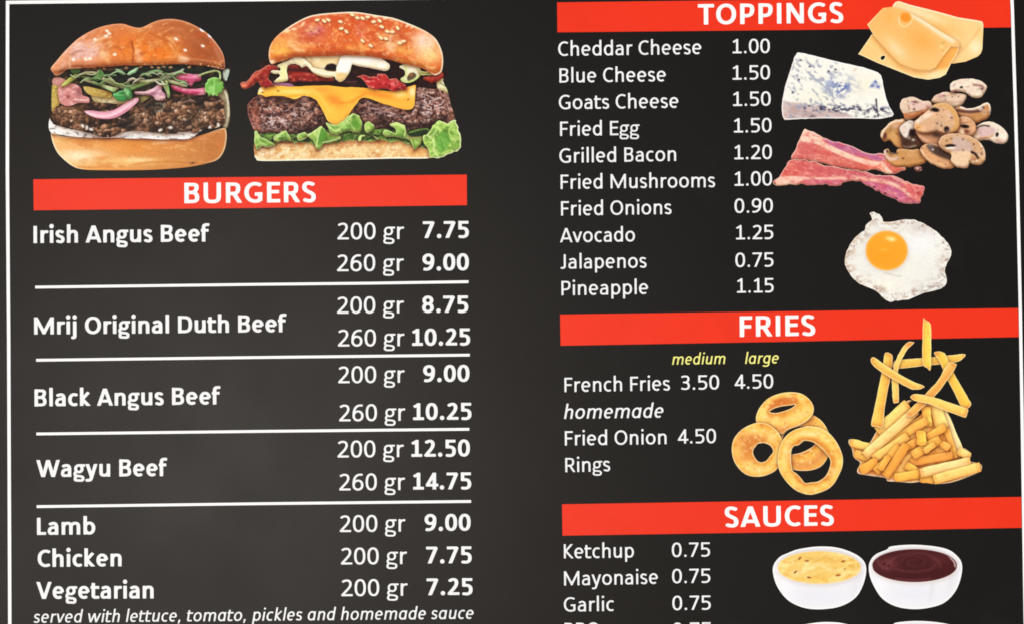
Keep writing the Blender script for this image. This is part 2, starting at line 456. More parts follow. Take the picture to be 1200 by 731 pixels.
Z_TEXT = 0.0016
def text(name, s, st, x0, y0, x1, y1, em, mat, parent, track=0.0, z=Z_TEXT, label=None):
    """one printed line from ink edge (x0,y0) to (x1,y1) on its baseline, em in picture units"""
    pen = 0.0; items = []
    for c in s:
        if c != ' ':
            A, loops = outlines(c, st)
            items.append((pen, loops))
        else: A = ADV[st][' ']
        pen += A + track
    allx = [p + q[0] for p, ls in items for l in ls for q in l]
    a, b = min(allx), max(allx)
    L = math.hypot(x1 - x0, y1 - y0); ux, uy = (x1 - x0) / L, (y1 - y0) / L
    sx = L / (b - a); sy = em / 1000.0
    V = []; Fc = []
    for p, ls in items:
        for grp in islands(ls):
            flat, tris = ring_tris(grp)
            base = len(V)
            for qx, qy in flat:
                d = (p + qx - a) * sx; e = qy * sy
                V.append((x0 + ux * d + uy * e * 0.6, y0 + uy * d - e))
            Fc += [tuple(base + i for i in f) for f in tris]
    q = px(np.array([v[0] for v in V]), np.array([v[1] for v in V]), z)
    return mesh_obj(name, q, orient(q, Fc), mat, parent, label)
# ------------------------------------------------------------------ the board itself
def box_panel():
    import bmesh
    bm = bmesh.new()
    c = px(np.array([-70., 1270, 1270, -70]), np.array([-60., -60, 860, 860]))
    x0, x1, y0, y1 = c[:, 0].min(), c[:, 0].max(), c[:, 1].min(), c[:, 1].max()
    bmesh.ops.create_cube(bm, size=1.0)
    for v in bm.verts:
        v.co.x = x0 if v.co.x < 0 else x1; v.co.y = y0 if v.co.y < 0 else y1; v.co.z = -0.012 if v.co.z < 0 else 0.0
    bmesh.ops.bevel(bm, geom=bm.edges[:], offset=0.002, segments=2, affect='EDGES')
    me = bpy.data.meshes.new('panel'); bm.to_mesh(me); bm.free(); me.materials.append(M_BLACK)
    return link(bpy.data.objects.new('panel', me), menu)
box_panel()

def ribbon(name, mid, wid, mat, z, label=None, closed=False):
    """a printed rule: strip of given width about a polyline, both in picture units"""
    m = np.array(mid, float); n = len(m)
    tang = np.gradient(m, axis=0); tang /= np.hypot(*tang.T)[:, None]
    nor = np.stack([-tang[:, 1], tang[:, 0]], 1) * (np.asarray(wid, float).reshape(-1, 1) / 2)
    V = np.vstack([m + nor, m - nor]); q = px(V[:, 0], V[:, 1], z)
    f = []
    for i in range(n - 1): f += [(i, i + 1, n + i), (i + 1, n + i + 1, n + i)]
    return mesh_obj(name, q, orient(q, f), mat, menu, label)

def quad_strip(name, top, bot, mat, z):
    t, b = np.array(top, float), np.array(bot, float); n = len(t)
    V = np.vstack([t, b]); q = px(V[:, 0], V[:, 1], z)
    f = []
    for i in range(n - 1): f += [(i, i + 1, n + i), (i + 1, n + i + 1, n + i)]
    return mesh_obj(name, q, orient(q, f), mat, menu)

# white border line: left side, top and right side in one frame that runs on past the picture's edge
def border():
    outer = []; 
    Lx = [(7.0, 1.3), (6.9, 60), (6.8, 200), (8.3, 400), (9.1, 600), (9.6, 731), (10.2, 820)]
    Rx = [(1187.2, -11.5), (1188.2, 12), (1189.6, 60), (1191.8, 130), (1193.8, 200), (1195, 250), (1197.4, 360), (1199.8, 500), (1201.0, 580), (1203.2, 731), (1204.4, 820)]
    wl, wr = 3.9, 3.7
    inner_l = [(x + wl, y) for x, y in Lx]; inner_r = [(x - wr, y) for x, y in Rx]
    inner_l[0] = (Lx[0][0] + wl, Lx[0][1] + 3.9); inner_r[0] = (Rx[0][0] - wr, Rx[0][1] + 3.9)
    outer_path = Lx[::-1] + [(300, -1.9), (650, -5.8)] + Rx
    inner_path = inner_l[::-1] + [(300, 2.0), (650, -1.9)] + inner_r
    # close along the bottom
    ob = outer_path + [(1204.1, 824), (10.2, 836), outer_path[0]]
    ib = inner_path + [(1200.3, 820), (14.1, 832), inner_path[0]]
    return quad_strip('border_line', ob, ib, M_WHITE, 0.0004)
border()

# red heading bars and white dividing rules
BARS = [((39.2, 210.6, 547.0, 205.0), (39.6, 246.8, 547.2, 240.8)),
        ((652.8, 3.3, 1183.4, -3.2), (653.2, 38.4, 1184.4, 32.6)),
        ((656.3, 368.4, 1193.2, 361.0), (656.9, 404.7, 1193.8, 394.6)),
        ((658.6, 590.2, 1196.6, 581.6), (659.2, 627.0, 1197.2, 617.8))]
for a, b in BARS:
    quad_strip('heading_bar', [(a[0], a[1]), ((a[0]+a[2])/2, (a[1]+a[3])/2), (a[2], a[3])], [(b[0], b[1]), ((b[0]+b[2])/2, (b[1]+b[3])/2+.3), (b[2], b[3])], M_RED, 0.0007)
for p in ([(41.3, 336.7), (300, 333.5), (430, 332.2), (549, 330.4)], [(42.4, 421.6), (300, 418.4), (550.5, 415.6)],
          [(42.7, 507.9), (300, 504.9), (550, 502.4)], [(43, 593.0), (300, 589.6), (552, 586.9)]):
    ribbon('dividing_line', p, 3.2, M_WHITE, 0.0004)

T = lambda *a, **k: text(*a, parent=menu, **k)
for s, x0, y0, x1, y1 in (('BURGERS', 216.3, 238.6, 370.2, 237.2), ('TOPPINGS', 817.8, 29.4, 988, 27.2), ('FRIES', 866.8, 394.4, 955.2, 392.8), ('SAUCES', 849.3, 617.0, 977, 614.8)):
    text('heading_text', s, 'B', x0, y0, x1, y1, 37.2, M_WHITE, menu, track=26)
for s, x0, y0, x1, y1 in (('Irish Angus Beef', 39.6, 285.2, 245.8, 283.4), ('Mrij Original Duth Beef', 40.2, 391.6, 336, 388.8), ('Black Angus Beef', 40.8, 475.6, 258.7, 473.2),
                          ('Wagyu Beef', 43, 558.3, 196.3, 557.1), ('Lamb', 43.7, 626, 112, 625.3), ('Chicken', 44.5, 663.5, 142.8, 662.7), ('Vegetarian', 43, 701, 180.3, 700.3)):
    text('item_name', s, 'B', x0, y0, x1, y1, 31.0, M_TEXT, menu)
for s, x0, y0, x1, y1 in (('200 gr', 395.4, 281, 473.6, 280.4), ('260 gr', 395, 318.2, 473.3, 317.6), ('200 gr', 395, 367.4, 473.4, 366.8), ('260 gr', 396, 405.6, 474, 405),
                          ('200 gr', 396.4, 448.5, 474.2, 447.8), ('260 gr', 397.5, 493.1, 475, 492.3), ('200 gr', 395.5, 535.4, 473.3, 534.8), ('260 gr', 397.5, 574, 474.7, 573.4),
                          ('200 gr', 398.2, 622.7, 475.2, 622), ('200 gr', 399.5, 660.7, 477, 660), ('200 gr', 400, 697.8, 477.8, 697.1)):
    text('portion_weight', s, 'R', x0, y0, x1, y1, 30.8, M_TEXT, menu)
for s, x0, y0, x1, y1 in (('7.75', 495.6, 279.4, 549.5, 278.9), ('9.00', 495.2, 317.4, 549.5, 317), ('8.75', 494.8, 366.5, 548.8, 366), ('10.25', 483, 404.8, 551, 404),
                          ('9.00', 496, 447.1, 550.2, 446.7), ('10.25', 484.2, 491.6, 552.6, 491), ('12.50', 482.2, 534.6, 550.7, 534), ('14.75', 484.2, 573, 552.3, 572.4),
                          ('9.00', 497.7, 621.4, 551.6, 621), ('7.75', 499.5, 659.4, 552.8, 659), ('7.25', 500, 696.6, 553.9, 696.2)):
    text('price', s, 'B', x0, y0, x1, y1, 30.6, M_TEXT, menu)
text('serving_note', 'served with lettuce, tomato, pickles and homemade sauce', 'I', 39.8, 728.9, 555, 724.2, 22.4, M_TEXT, menu)
E2 = 26.2
for s, x0, y0, x1, y1 in (('Cheddar Cheese', 654.2, 66.1, 821.8, 63.9), ('Blue Cheese', 655.6, 97.4, 780.2, 95.8), ('Goats Cheese', 655, 128.6, 795, 126.8), ('Fried Egg', 656.4, 159.8, 749.4, 158.6),
                          ('Grilled Bacon', 655.6, 191.3, 792.2, 189), ('Fried Mushrooms', 657, 221.9, 837.8, 219.7), ('Fried Onions', 657.5, 253, 786.8, 251.2), ('Avocado', 656.4, 284.4, 744, 283.2),
                          ('Jalapenos', 657, 315.2, 757.5, 313.9), ('Pineapple', 658, 346.2, 759.5, 344.6), ('French Fries', 661.5, 458.8, 785, 456.9), ('Fried Onion', 662, 521.3, 781, 519.7),
                          ('Rings', 662.5, 552.6, 715, 551.4), ('Ketchup', 660.8, 653.6, 742.8, 652.4), ('Mayonaise', 661, 685.3, 771, 683.2), ('Garlic', 660.8, 715.8, 719.2, 715), ('BBQ', 661.5, 745.6, 703.5, 745)):
    text('item_name', s, 'R', x0, y0, x1, y1, E2, M_TEXT, menu)
for s, x0, y0, x1, y1 in (('1.00', 858.4, 63.1, 902, 62.6), ('1.50', 858.4, 94, 902.2, 93.5), ('1.50', 858.9, 124.8, 903, 124.3), ('1.50', 860, 155.9, 904, 155.4), ('1.20', 860.5, 187.2, 904.4, 186.7),
                          ('1.00', 860.7, 218.2, 904.6, 217.7), ('0.90', 860.7, 249.9, 905.5, 249.4), ('1.25', 862.4, 281, 906, 280.4), ('0.75', 861.7, 313.3, 906.2, 312.7), ('1.15', 863.6, 343.3, 906.4, 342.7),
                          ('3.50', 798, 456.2, 842.6, 455.6), ('4.50', 860.8, 455.1, 906, 454.5), ('4.50', 794.3, 519.1, 839, 518.5), ('0.75', 787.3, 651.9, 832, 651.3), ('0.75', 787.6, 682.6, 832.3, 682), ('0.75', 787.9, 714.1, 832.8, 713.5), ('0.75', 788.3, 745.4, 833, 744.8)):
    text('price', s, 'R', x0, y0, x1, y1, E2, M_TEXT, menu)
text('size_heading', 'medium', 'I', 787.6, 426.8, 850, 425.9, 20.2, M_YEL, menu)
text('size_heading', 'large', 'I', 873, 425.8, 912.4, 425.2, 20.2, M_YEL, menu)
text('recipe_note', 'homemade', 'I', 661, 490.2, 777.4, 488.6, 25.6, M_TEXT, menu)
# ------------------------------------------------------------------ printed food pictures
def vnoise(x, y, seed):
    xi = np.floor(x); yi = np.floor(y); fx = x - xi; fy = y - yi
    def hsh(i, j):
        n = (i * 374761393 + j * 668265263 + seed * 69069 + 1013904223).astype(np.int64)
        n = (n ^ (n >> 13)) * 1274126177; n = n ^ (n >> 16)
        return (n & 0xffff) / 65535.0
    xi = xi.astype(np.int64); yi = yi.astype(np.int64)
    u = fx * fx * (3 - 2 * fx); v = fy * fy * (3 - 2 * fy)
    return (hsh(xi, yi) * (1 - u) + hsh(xi + 1, yi) * u) * (1 - v) + (hsh(xi, yi + 1) * (1 - u) + hsh(xi + 1, yi + 1) * u) * v
def fbm(x, y, seed, oct=4):
    r = 0; a = .5; t = 0
    for o in range(oct):
        r = r + a * vnoise(x * 2**o + 17.3 * o, y * 2**o - 9.1 * o, seed + o); t += a; a *= .55
    return r / t
def sstep(a, b, x):
    t = np.clip((x - a) / (b - a), 0, 1); return t * t * (3 - 2 * t)
def smooth(pts, n=4, closed=True):
    P = np.array(pts, float); N = len(P); out = []
    for i in range(N if closed else N - 1):
        if closed: p0, p1, p2, p3 = P[i - 1], P[i], P[(i + 1) % N], P[(i + 2) % N]
        else: p0, p1, p2, p3 = P[max(i - 1, 0)], P[i], P[i + 1], P[min(i + 2, N - 1)]
        for k in range(n):
            t = k / n
            out.append(0.5 * (2 * p1 + (p2 - p0) * t + (2 * p0 - 5 * p1 + 4 * p2 - p3) * t * t + (3 * p1 - p0 - 3 * p2 + p3) * t**3))
    if not closed: out.append(P[-1])
    return np.array(out)
def seg_dist(x, y, pts, closed=False):
    P = np.array(pts, float)
    if closed: P = np.vstack([P, P[:1]])
    best = np.full(x.shape, 1e9); tt = np.zeros(x.shape); n = len(P) - 1
    for i in range(n):
        a, b = P[i], P[i + 1]; d = b - a; L2 = d @ d + 1e-12
        t = np.clip(((x - a[0]) * d[0] + (y - a[1]) * d[1]) / L2, 0, 1)
        q = np.hypot(x - a[0] - t * d[0], y - a[1] - t * d[1])
        m = q < best; best = np.where(m, q, best); tt = np.where(m, (i + t) / n, tt)
    return best, tt
def in_poly(x, y, P):
    r = np.zeros(x.shape, bool); n = len(P)
    for i in range(n):
        (x0, y0), (x1, y1) = P[i], P[(i + 1) % n]
        if y0 == y1: continue
        c = ((y0 > y) != (y1 > y)) & (x < x0 + (y - y0) / (y1 - y0) * (x1 - x0))
        r ^= c
    return r

def rnd(i, j, k):
    n = (i * 73856093 ^ j * 19349663 ^ k * 83492791).astype(np.int64)
    n = (n ^ (n >> 13)) * 1274126177; n = n ^ (n >> 16)
    return (n & 0xffff) / 65535.0
def worley(x, y, seed):
    xi = np.floor(x).astype(np.int64); yi = np.floor(y).astype(np.int64)
    f1 = np.full(x.shape, 9.); f2 = np.full(x.shape, 9.); idv = np.zeros(x.shape); ox = np.zeros(x.shape); oy = np.zeros(x.shape)
    for a in (-1, 0, 1):
        for b in (-1, 0, 1):
            cx, cy = xi + a, yi + b
            qx = cx + .1 + .8 * rnd(cx, cy, np.int64(seed)); qy = cy + .1 + .8 * rnd(cx, cy, np.int64(seed + 7))
            dd = np.hypot(x - qx, y - qy); m = dd < f1
            f2 = np.where(m, f1, np.minimum(f2, dd)); idv = np.where(m, rnd(cx, cy, np.int64(seed + 13)), idv)
            ox = np.where(m, x - qx, ox); oy = np.where(m, y - qy, oy); f1 = np.where(m, dd, f1)
    return f1, f2, idv, ox, oy

class Paint:
    def __init__(s, x, y, loops):
        s.x, s.y = x, y; s.c = np.zeros((len(x), 3)); s.loops = loops
        s.d = np.min([seg_dist(x, y, l, True)[0] for l in loops], 0)
    def mix(s, m, col): m = np.clip(m, 0, 1)[:, None]; s.c = s.c * (1 - m) + np.array(col, float) * m; return s
    def base(s, col): s.c[:] = col; return s
    def grad(s, a, ca, b, cb):
        a, b = np.array(a, float), np.array(b, float); d = b - a
        t = np.clip(((s.x - a[0]) * d[0] + (s.y - a[1]) * d[1]) / (d @ d), 0, 1)[:, None]
        s.c = np.array(ca, float) * (1 - t) + np.array(cb, float) * t; return s
    def blob(s, x, y, rx, ry, col, a=1., ang=0., hard=0.):
        c, n = math.cos(math.radians(ang)), math.sin(math.radians(ang))
        u = ((s.x - x) * c + (s.y - y) * n) / rx; v = (-(s.x - x) * n + (s.y - y) * c) / ry
        r = np.hypot(u, v)
        m = np.exp(-1.4 * r * r) if not hard else sstep(1 + hard, 1 - hard, r)
        return s.mix(m * a, col)
    def blobs(s, pts, rx, ry, col, a=1., ang=0., hard=.3, jit=1):
        for i, (x, y) in enumerate(pts): s.blob(x, y, rx, ry, col, a, ang + jit * ((i * 47) % 60 - 30), hard)
        return s
    def line(s, pts, w, col, a=1., soft=.6, sm=True, w2=None):
        P = smooth(pts, 4, False) if sm and len(pts) > 2 else pts
        q, t = seg_dist(s.x, s.y, P)
        w = w if w2 is None else w + (w2 - w) * t
        return s.mix(sstep(w / 2 + soft, w / 2 - soft, q) * a, col)
    def poly(s, pts, col, a=1., soft=.7, sm=True):
        P = smooth(pts, 3) if sm else np.array(pts, float)
        q, _ = seg_dist(s.x, s.y, P, True); q = np.where(in_poly(s.x, s.y, P), q, -q)
        return s.mix(sstep(-soft, soft, q) * a, col)
    def noise(s, sx, sy, seed, lo, hi, col, a=1., ang=0., oct=4, where=None):
        c, n = math.cos(math.radians(ang)), math.sin(math.radians(ang))
        f = fbm((s.x * c + s.y * n) / sx, (-s.x * n + s.y * c) / sy, seed, oct)
        m = sstep(lo, hi, f) * a
        if where is not None: m = m * where(s)
        return s.mix(m, col)
    def lumps(s, size, seed, ramp, a=1., sy=.8, warp=1.5, shade=.5, crev=.6, where=None):
        """crumbly texture: irregular cells, each lit from upper left, dark in the gaps; ramp = list of colours dark to light"""
        wx = warp * (fbm(s.x / size, s.y / size, seed + 50, 3) - .5) * 2; wy = warp * (fbm(s.x / size + 9, s.y / size, seed + 60, 3) - .5) * 2
        f1, f2, i, ox, oy = worley(s.x / size + wx * .4, s.y / (size * sy) + wy * .4, seed)
        tone = np.clip(i * .75 + .35 * (fbm(s.x / (size * 3), s.y / (size * 3), seed + 3, 3) - .5) * 2 + shade * (-.6 * oy - .35 * ox), 0, 1)
        R = np.array(ramp, float); t = tone * (len(R) - 1); k = np.minimum(t.astype(int), len(R) - 2); fr = (t - k)[:, None]
        col = R[k] * (1 - fr) + R[k + 1] * fr
        col = col * (1 - crev * sstep(.22, .0, f2 - f1))[:, None]
        m = (a if where is None else a * where(s))
        m = np.broadcast_to(m, s.x.shape)[:, None]
        s.c = s.c * (1 - m) + col * m; return s
    def veins(s, sx, sy, seed, wd, col, a=1., ang=0., where=None):
        """thin branching lines: level lines of a noise field"""
        c, n = math.cos(math.radians(ang)), math.sin(math.radians(ang))
        f = fbm((s.x * c + s.y * n) / sx, (-s.x * n + s.y * c) / sy, seed, 2)
        m = sstep(wd, wd * .2, np.abs(f - .5)) * a
        return s.mix(m if where is None else m * where(s), col)
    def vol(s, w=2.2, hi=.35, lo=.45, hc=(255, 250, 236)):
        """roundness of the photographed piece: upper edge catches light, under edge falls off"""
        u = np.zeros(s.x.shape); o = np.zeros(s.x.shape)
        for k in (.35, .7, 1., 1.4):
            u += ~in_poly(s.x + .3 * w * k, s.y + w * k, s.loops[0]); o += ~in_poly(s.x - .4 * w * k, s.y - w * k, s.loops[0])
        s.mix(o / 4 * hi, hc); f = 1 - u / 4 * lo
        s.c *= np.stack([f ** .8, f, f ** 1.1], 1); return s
    def rim(s, w, col, a=1., where=None):
        m = sstep(w, w * .3, s.d) * a
        if where is not None: m = m * where(s)
        return s.mix(m, col)
    def grain(s, amp, seed=5, sc=1.3):
        s.c *= (1 + amp * (2 * fbm(s.x / sc, s.y / sc, seed, 2) - 1))[:, None]; return s
    def mul(s, f): s.c *= np.asarray(f)[:, None]; return s

STEP = 0.95
PIC = {}
def tight(pts):
    """keep corners crisp: two extra points near the ends of every side"""
    P = np.array(pts, float); Q = np.roll(P, -1, 0); out = []
    for a, b in zip(P, Q): out += [a, a + (b - a) * .12, a + (b - a) * .88]
    return out
def layer(name, pic, outline, paint, holes=(), label=None, crisp=False, rough=0., shadow=.45, rs=1):
    """queue one printed area of a picture; layers are printed in order, upper ones throw the soft dark contact edge of the picture onto lower ones"""
    o = smooth(tight(outline) if crisp else outline, 3 if crisp else 4)
    if rough:
        t = np.roll(o, -1, 0) - np.roll(o, 1, 0); t /= np.hypot(*t.T)[:, None] + 1e-9
        amp = rough * 2 * (fbm(o[:, 0] / 3.8, o[:, 1] / 3.8, 900 + rs, 2) - .5)
        o = o + np.stack([-t[:, 1], t[:, 0]], 1) * amp[:, None]
    PIC[pic.name]['layers'].append((name, o, [smooth(h, 4) for h in holes], paint, label, shadow))

def resample(l, st):
    q = [l[0]]
    for p in list(l[1:]) + [l[0]]:
        k = max(1, int(math.hypot(*(p - q[-1])) / (st * 1.2))); a = q[-1]
        for i in range(1, k + 1): q.append(a + (p - a) * i / k)
    q = np.array(q[:-1]); return q[np.hypot(*(q - np.roll(q, 1, 0)).T) > 0.15]

def print_picture(pic):
    z = 0.0011; L = PIC[pic.name]['layers']; st = STEP
    for k, (name, o, holes, paint, label, _s) in enumerate(L):
        rs = [resample(l, st) for l in [o] + holes]
        L0 = rs[0]; x0, y0 = L0.min(0); x1, y1 = L0.max(0)
        X, Y = np.meshgrid(np.arange(x0, x1, st), np.arange(y0, y1, st * .9))
        X[1::2] += st / 2; X = X.ravel(); Y = Y.ravel()
        m = in_poly(X, Y, L0)
        for h in rs[1:]: m &= ~in_poly(X, Y, h)
        for l in rs: m[m] &= seg_dist(X[m], Y[m], l, True)[0] > st * .45
        pts = []; edges = []
        for l in rs:
            b = len(pts); pts += [Vector((p[0], p[1])) for p in l]; edges += [(b + i, b + (i + 1) % len(l)) for i in range(len(l))]
        pts += [Vector((a, b)) for a, b in zip(X[m], Y[m])]
        vo, _, fo, *_r = geometry.delaunay_2d_cdt(pts, edges, [], 0, 1e-4, False)
        V = np.array([(v[0], v[1]) for v in vo]); Fc = np.array([f for f in fo if len(f) == 3])
        cen = V[Fc].mean(1); ok = in_poly(cen[:, 0], cen[:, 1], L0)
        for h in rs[1:]: ok &= ~in_poly(cen[:, 0], cen[:, 1], h)
        Fc = Fc[ok]
        p = Paint(V[:, 0], V[:, 1], rs); paint(p)
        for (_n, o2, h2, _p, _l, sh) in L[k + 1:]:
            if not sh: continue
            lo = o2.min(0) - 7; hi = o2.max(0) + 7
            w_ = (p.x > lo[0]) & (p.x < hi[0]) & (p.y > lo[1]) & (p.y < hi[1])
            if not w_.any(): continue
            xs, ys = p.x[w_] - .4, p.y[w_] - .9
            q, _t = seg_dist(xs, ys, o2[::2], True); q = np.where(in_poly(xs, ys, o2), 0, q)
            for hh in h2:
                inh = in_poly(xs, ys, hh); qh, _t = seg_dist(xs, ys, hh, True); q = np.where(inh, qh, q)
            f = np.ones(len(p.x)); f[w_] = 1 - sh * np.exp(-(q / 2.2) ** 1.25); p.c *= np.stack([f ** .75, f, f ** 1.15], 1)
        g = p.c.mean(1, keepdims=True); p.c = g + (p.c - g) * 1.04; p.c = 122 + (p.c - 122) * 1.07 + 2
        q = px(V[:, 0], V[:, 1], z); z += 0.00004
        a, b, c = q[Fc[:, 0]], q[Fc[:, 1]], q[Fc[:, 2]]
        cr = (b[:, 0]-a[:, 0])*(c[:, 1]-a[:, 1]) - (b[:, 1]-a[:, 1])*(c[:, 0]-a[:, 0])
        Fc = np.where(cr[:, None] > 0, Fc, Fc[:, ::-1])
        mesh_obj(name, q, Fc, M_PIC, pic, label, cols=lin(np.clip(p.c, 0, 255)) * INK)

def picture(name, label, x=0, y=0):
    o = bpy.data.objects.new(name, None); COL.objects.link(o); o.parent = menu; o['label'] = label
    PIC[o.name] = dict(o=o, layers=[])
    return o
# ---- burger with pink onion and herbs
A = picture('burger_picture', 'printed burger with pink onion rings, green herbs and a plain split bun', 165, 110)
BODY_A = [(64,88),(61,105),(60,132),(58,141),(57.3,151.5),(61,164),(66.4,177.5),(74.6,187),(85.6,195.3),(96.5,198.7),(118.4,199.8),(170,199.5),(201,198),(221.6,196),(242,192),(254.4,187.8),(261.3,180),(264.7,169),(265.6,157),(269,142),(269.5,128),(267.5,113),(265.4,97),(269,84),(262,79),(165,74)]
layer('filling', A, BODY_A, lambda p: p.base((38,32,26)).lumps(7,2,[(22,20,16),(44,36,28),(84,66,44),(120,100,66)],.8).noise(5,4,8,.55,.75,(30,34,26),.8)
  .poly([(61,104),(64,98),(72,100),(74,112),(68,126),(61,131)],(196,172,92)).poly([(62,93),(70,91),(80,97),(72,101),(63,100)],(206,150,140))
  .poly([(255,112),(262,104),(268,112),(270,128),(269,142),(264,152),(259,140),(261,125)],(176,166,130),.85).line([(264,108),(267.5,122),(267,138),(264,148)],2,(222,216,200),.8)
  .poly([(262,83),(269,82.5),(266.5,95),(262,92)],(190,205,190)).poly([(108,110),(135,112),(150,112),(148,122),(135,128),(122,129),(112,122)],(214,204,150)).blob(128,124,10,5,(244,238,220),1)
  .blob(170,117,9,8,(168,156,96),.95).poly([(128,80),(170,78),(236,80),(238,96),(200,100),(150,100),(126,92)],(30,38,32),.8,3).blobs([(95,79.6),(110,80),(122,81),(148,80),(165,79),(178,79),(186,80),(192,78.6),(200,79.4),(222,79)],2.2,1.2,(232,190,140),.85).line([(92,82),(120,82),(150,81)],3,(150,100,70),.4).grain(.25))
layer('bottom_bun', A, [(60,152),(68,159),(84,161),(104.7,162.5),(126.6,161.8),(170,163),(214.7,164),(226,161.8),(242,157),(262,150.5),(265.6,157),(264.9,169),(261.3,180),(254.4,187.8),(242,192),(221.6,196),(201,198),(170,199.6),(118.4,199.8),(96.5,198.7),(85.6,195.3),(74.6,187),(66.4,177.5),(61,164)],
  lambda p: p.grad((60,150),(232,168,98),(266,165),(190,122,66)).blob(150,172,55,14,(226,148,70),.8).blob(92,184,38,12,(250,230,192),.95).blob(66,160,14,12,(246,214,158),.6)
  .blob(150,190,60,6,(238,190,118),.8).blob(160,188,25,3,(252,226,176),.7).line([(92,196),(125,196.5),(150,195),(170,191),(200,190),(225,191),(250,186)],1.6,(186,112,52),.6).blob(120,198,40,2.5,(232,160,84),.8)
  .blob(192,167,10,2.2,(250,222,196),.7).blob(226,191.5,3,1.2,(70,42,20),.9).noise(20,9,21,.5,.8,(206,126,58),.5).noise(14,4,22,.58,.8,(250,210,150),.4,5).blob(250,170,14,16,(182,112,58),.6)
  .line([(240,162),(239,178)],2,(206,140,80),.6).line([(80,161.5),(130,163),(215,165.5),(260,153)],2.5,(214,140,96),.5).rim(2.2,(254,236,204),.85,lambda s: sstep(120,70,s.x)).rim(2.4,(236,214,180),.7,lambda s: sstep(235,262,s.x)).grain(.07))
layer('white_sauce', A, [(58.5,139),(63,146),(80,151),(95,154),(113,158),(128,160),(136,157),(150,154.5),(168,153),(185,156),(195,157),(205,154.5),(220,155),(236,152),(229,159),(216,163.8),(180,163.4),(140,162),(105,162),(80,160),(62,157),(57.5,150)],
  rough=1.,paint=lambda p: p.base((248,247,245)).noise(9,3,31,.54,.72,(200,194,188),.7).noise(5,2.4,32,.6,.74,(90,80,74),.8).line([(62,157),(85,161),(120,162.5)],1.6,(206,150,110),.6).blob(205,160,12,3,(250,250,248),.9).blob(75,153,12,3,(246,240,232),.9).grain(.08))
layer('beef_patty', A, [(61,138),(63,130),(68,124),(78,121),(95,119),(120,121),(140,122),(160,124),(175,116),(195,113),(215,111),(240,112),(258,115),(263,128),(263,143),(254,150),(240,152),(232,156),(215,155),(200,158),(186,156),(160,154),(146,155),(132,161),(118,161),(105,156),(85,151),(68,146)],
  lambda p: p.base((60,38,28)).lumps(6.5,41,[(36,24,16),(88,58,38),(142,98,70),(190,142,110),(234,200,172)],1,.8,1.8,.8,.7).noise(12,9,40,.54,.7,(34,22,18),.8)
  .lumps(4.2,44,[(72,46,32),(156,108,78),(214,164,130),(252,222,196)],.85,.9,1.5,.7,.6,where=lambda s: np.clip(np.exp(-((s.x-82)/17)**2-((s.y-134)/12)**2)+np.exp(-((s.x-168)/10)**2-((s.y-141)/12)**2)+np.exp(-((s.x-207)/9)**2-((s.y-137)/13)**2)+np.exp(-((s.x-241)/13)**2-((s.y-139)/11)**2),0,1))
  .blob(180,124,18,7,(28,26,22),.75).blob(150,142,15,9,(30,24,20),.65).blob(225,117,26,5,(34,28,22),.7).blob(222,142,6,12,(30,22,18),.6).line([(183,122),(189,122),(192,126),(188,131),(182,130)],1.1,(150,152,144),.8,.7).line([(214,121),(222,118),(228,119)],1.2,(196,150,140),.7,.8)
  .blobs([(102,150),(97,148),(107,152),(188,153),(246,150),(256,147),(236,155),(200,150)],2.6,1.6,(236,226,216),.95,0,.4,3).blobs([(84,142),(140,139),(168,134),(206,130),(240,133)],1.8,1.2,(236,206,186),.8).grain(.12), rough=1.4)
layer('pickle_slice', A, [(98,102),(112,104),(126,107.5),(131,110),(130,115),(118,114),(104,111)], lambda p: p.grad((100,102),(206,182,104),(130,116),(150,112,44)).noise(4,3,51,.5,.7,(208,198,130),.6).grain(.12))
layer('pink_onion', A, [(68,103),(76,99),(88,99),(95,104),(97,112),(104,115),(104,121),(92,121),(84,124),(76,124),(70,119)],
  lambda p: p.base((206,142,136)).blob(74,101,8,4,(186,120,104),.7).blob(93,109,4,6,(120,70,74),.7).blob(79,114,6,6,(196,118,118),.8).blob(80,114,2.5,2.2,(120,66,60),.9).blob(90,105,6,5,(160,88,88),.7).noise(4,3,55,.5,.7,(236,190,186),.7).line([(88,117),(103,118)],1.4,(240,204,200),.9).line([(86,119.5),(103,121)],1.2,(150,80,84),.7).grain(.1))
layer('pink_onion', A, [(99,131),(107,130),(120,131.5),(133,129.5),(143,124),(152,118),(161,115),(162,119),(155,126),(146,133),(135,138.5),(124,140),(112,138.5),(104,135)],
  lambda p: p.base((226,166,182)).line([(103,133),(116,136.5),(128,136),(142,129.5),(158,118.5)],3.2,(240,208,216),.9,1.4).line([(108,138),(124,139.5),(138,136),(150,128.5)],1.4,(196,112,132),.8).line([(104,131),(125,132),(142,125.5)],1.2,(202,126,146),.6).grain(.06))
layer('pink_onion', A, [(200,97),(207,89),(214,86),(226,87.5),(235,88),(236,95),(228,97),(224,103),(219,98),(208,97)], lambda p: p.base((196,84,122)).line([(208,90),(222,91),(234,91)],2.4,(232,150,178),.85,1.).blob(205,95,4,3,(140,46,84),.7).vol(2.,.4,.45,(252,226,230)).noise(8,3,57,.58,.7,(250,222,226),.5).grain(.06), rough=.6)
layer('pink_onion', A, [(201,100),(210,102),(220,104.5),(232,104.5),(241,104),(241,111),(230,112),(219,111),(209,108),(203,105)], lambda p: p.base((190,62,102)).line([(205,102.5),(218,106.5),(240,106.5)],2,(232,128,160),.85,1.).line([(210,109),(228,112)],1.4,(140,36,70),.8).vol(2.,.4,.45,(252,226,230)).noise(8,3,57,.58,.7,(250,222,226),.5).grain(.06), rough=.6)
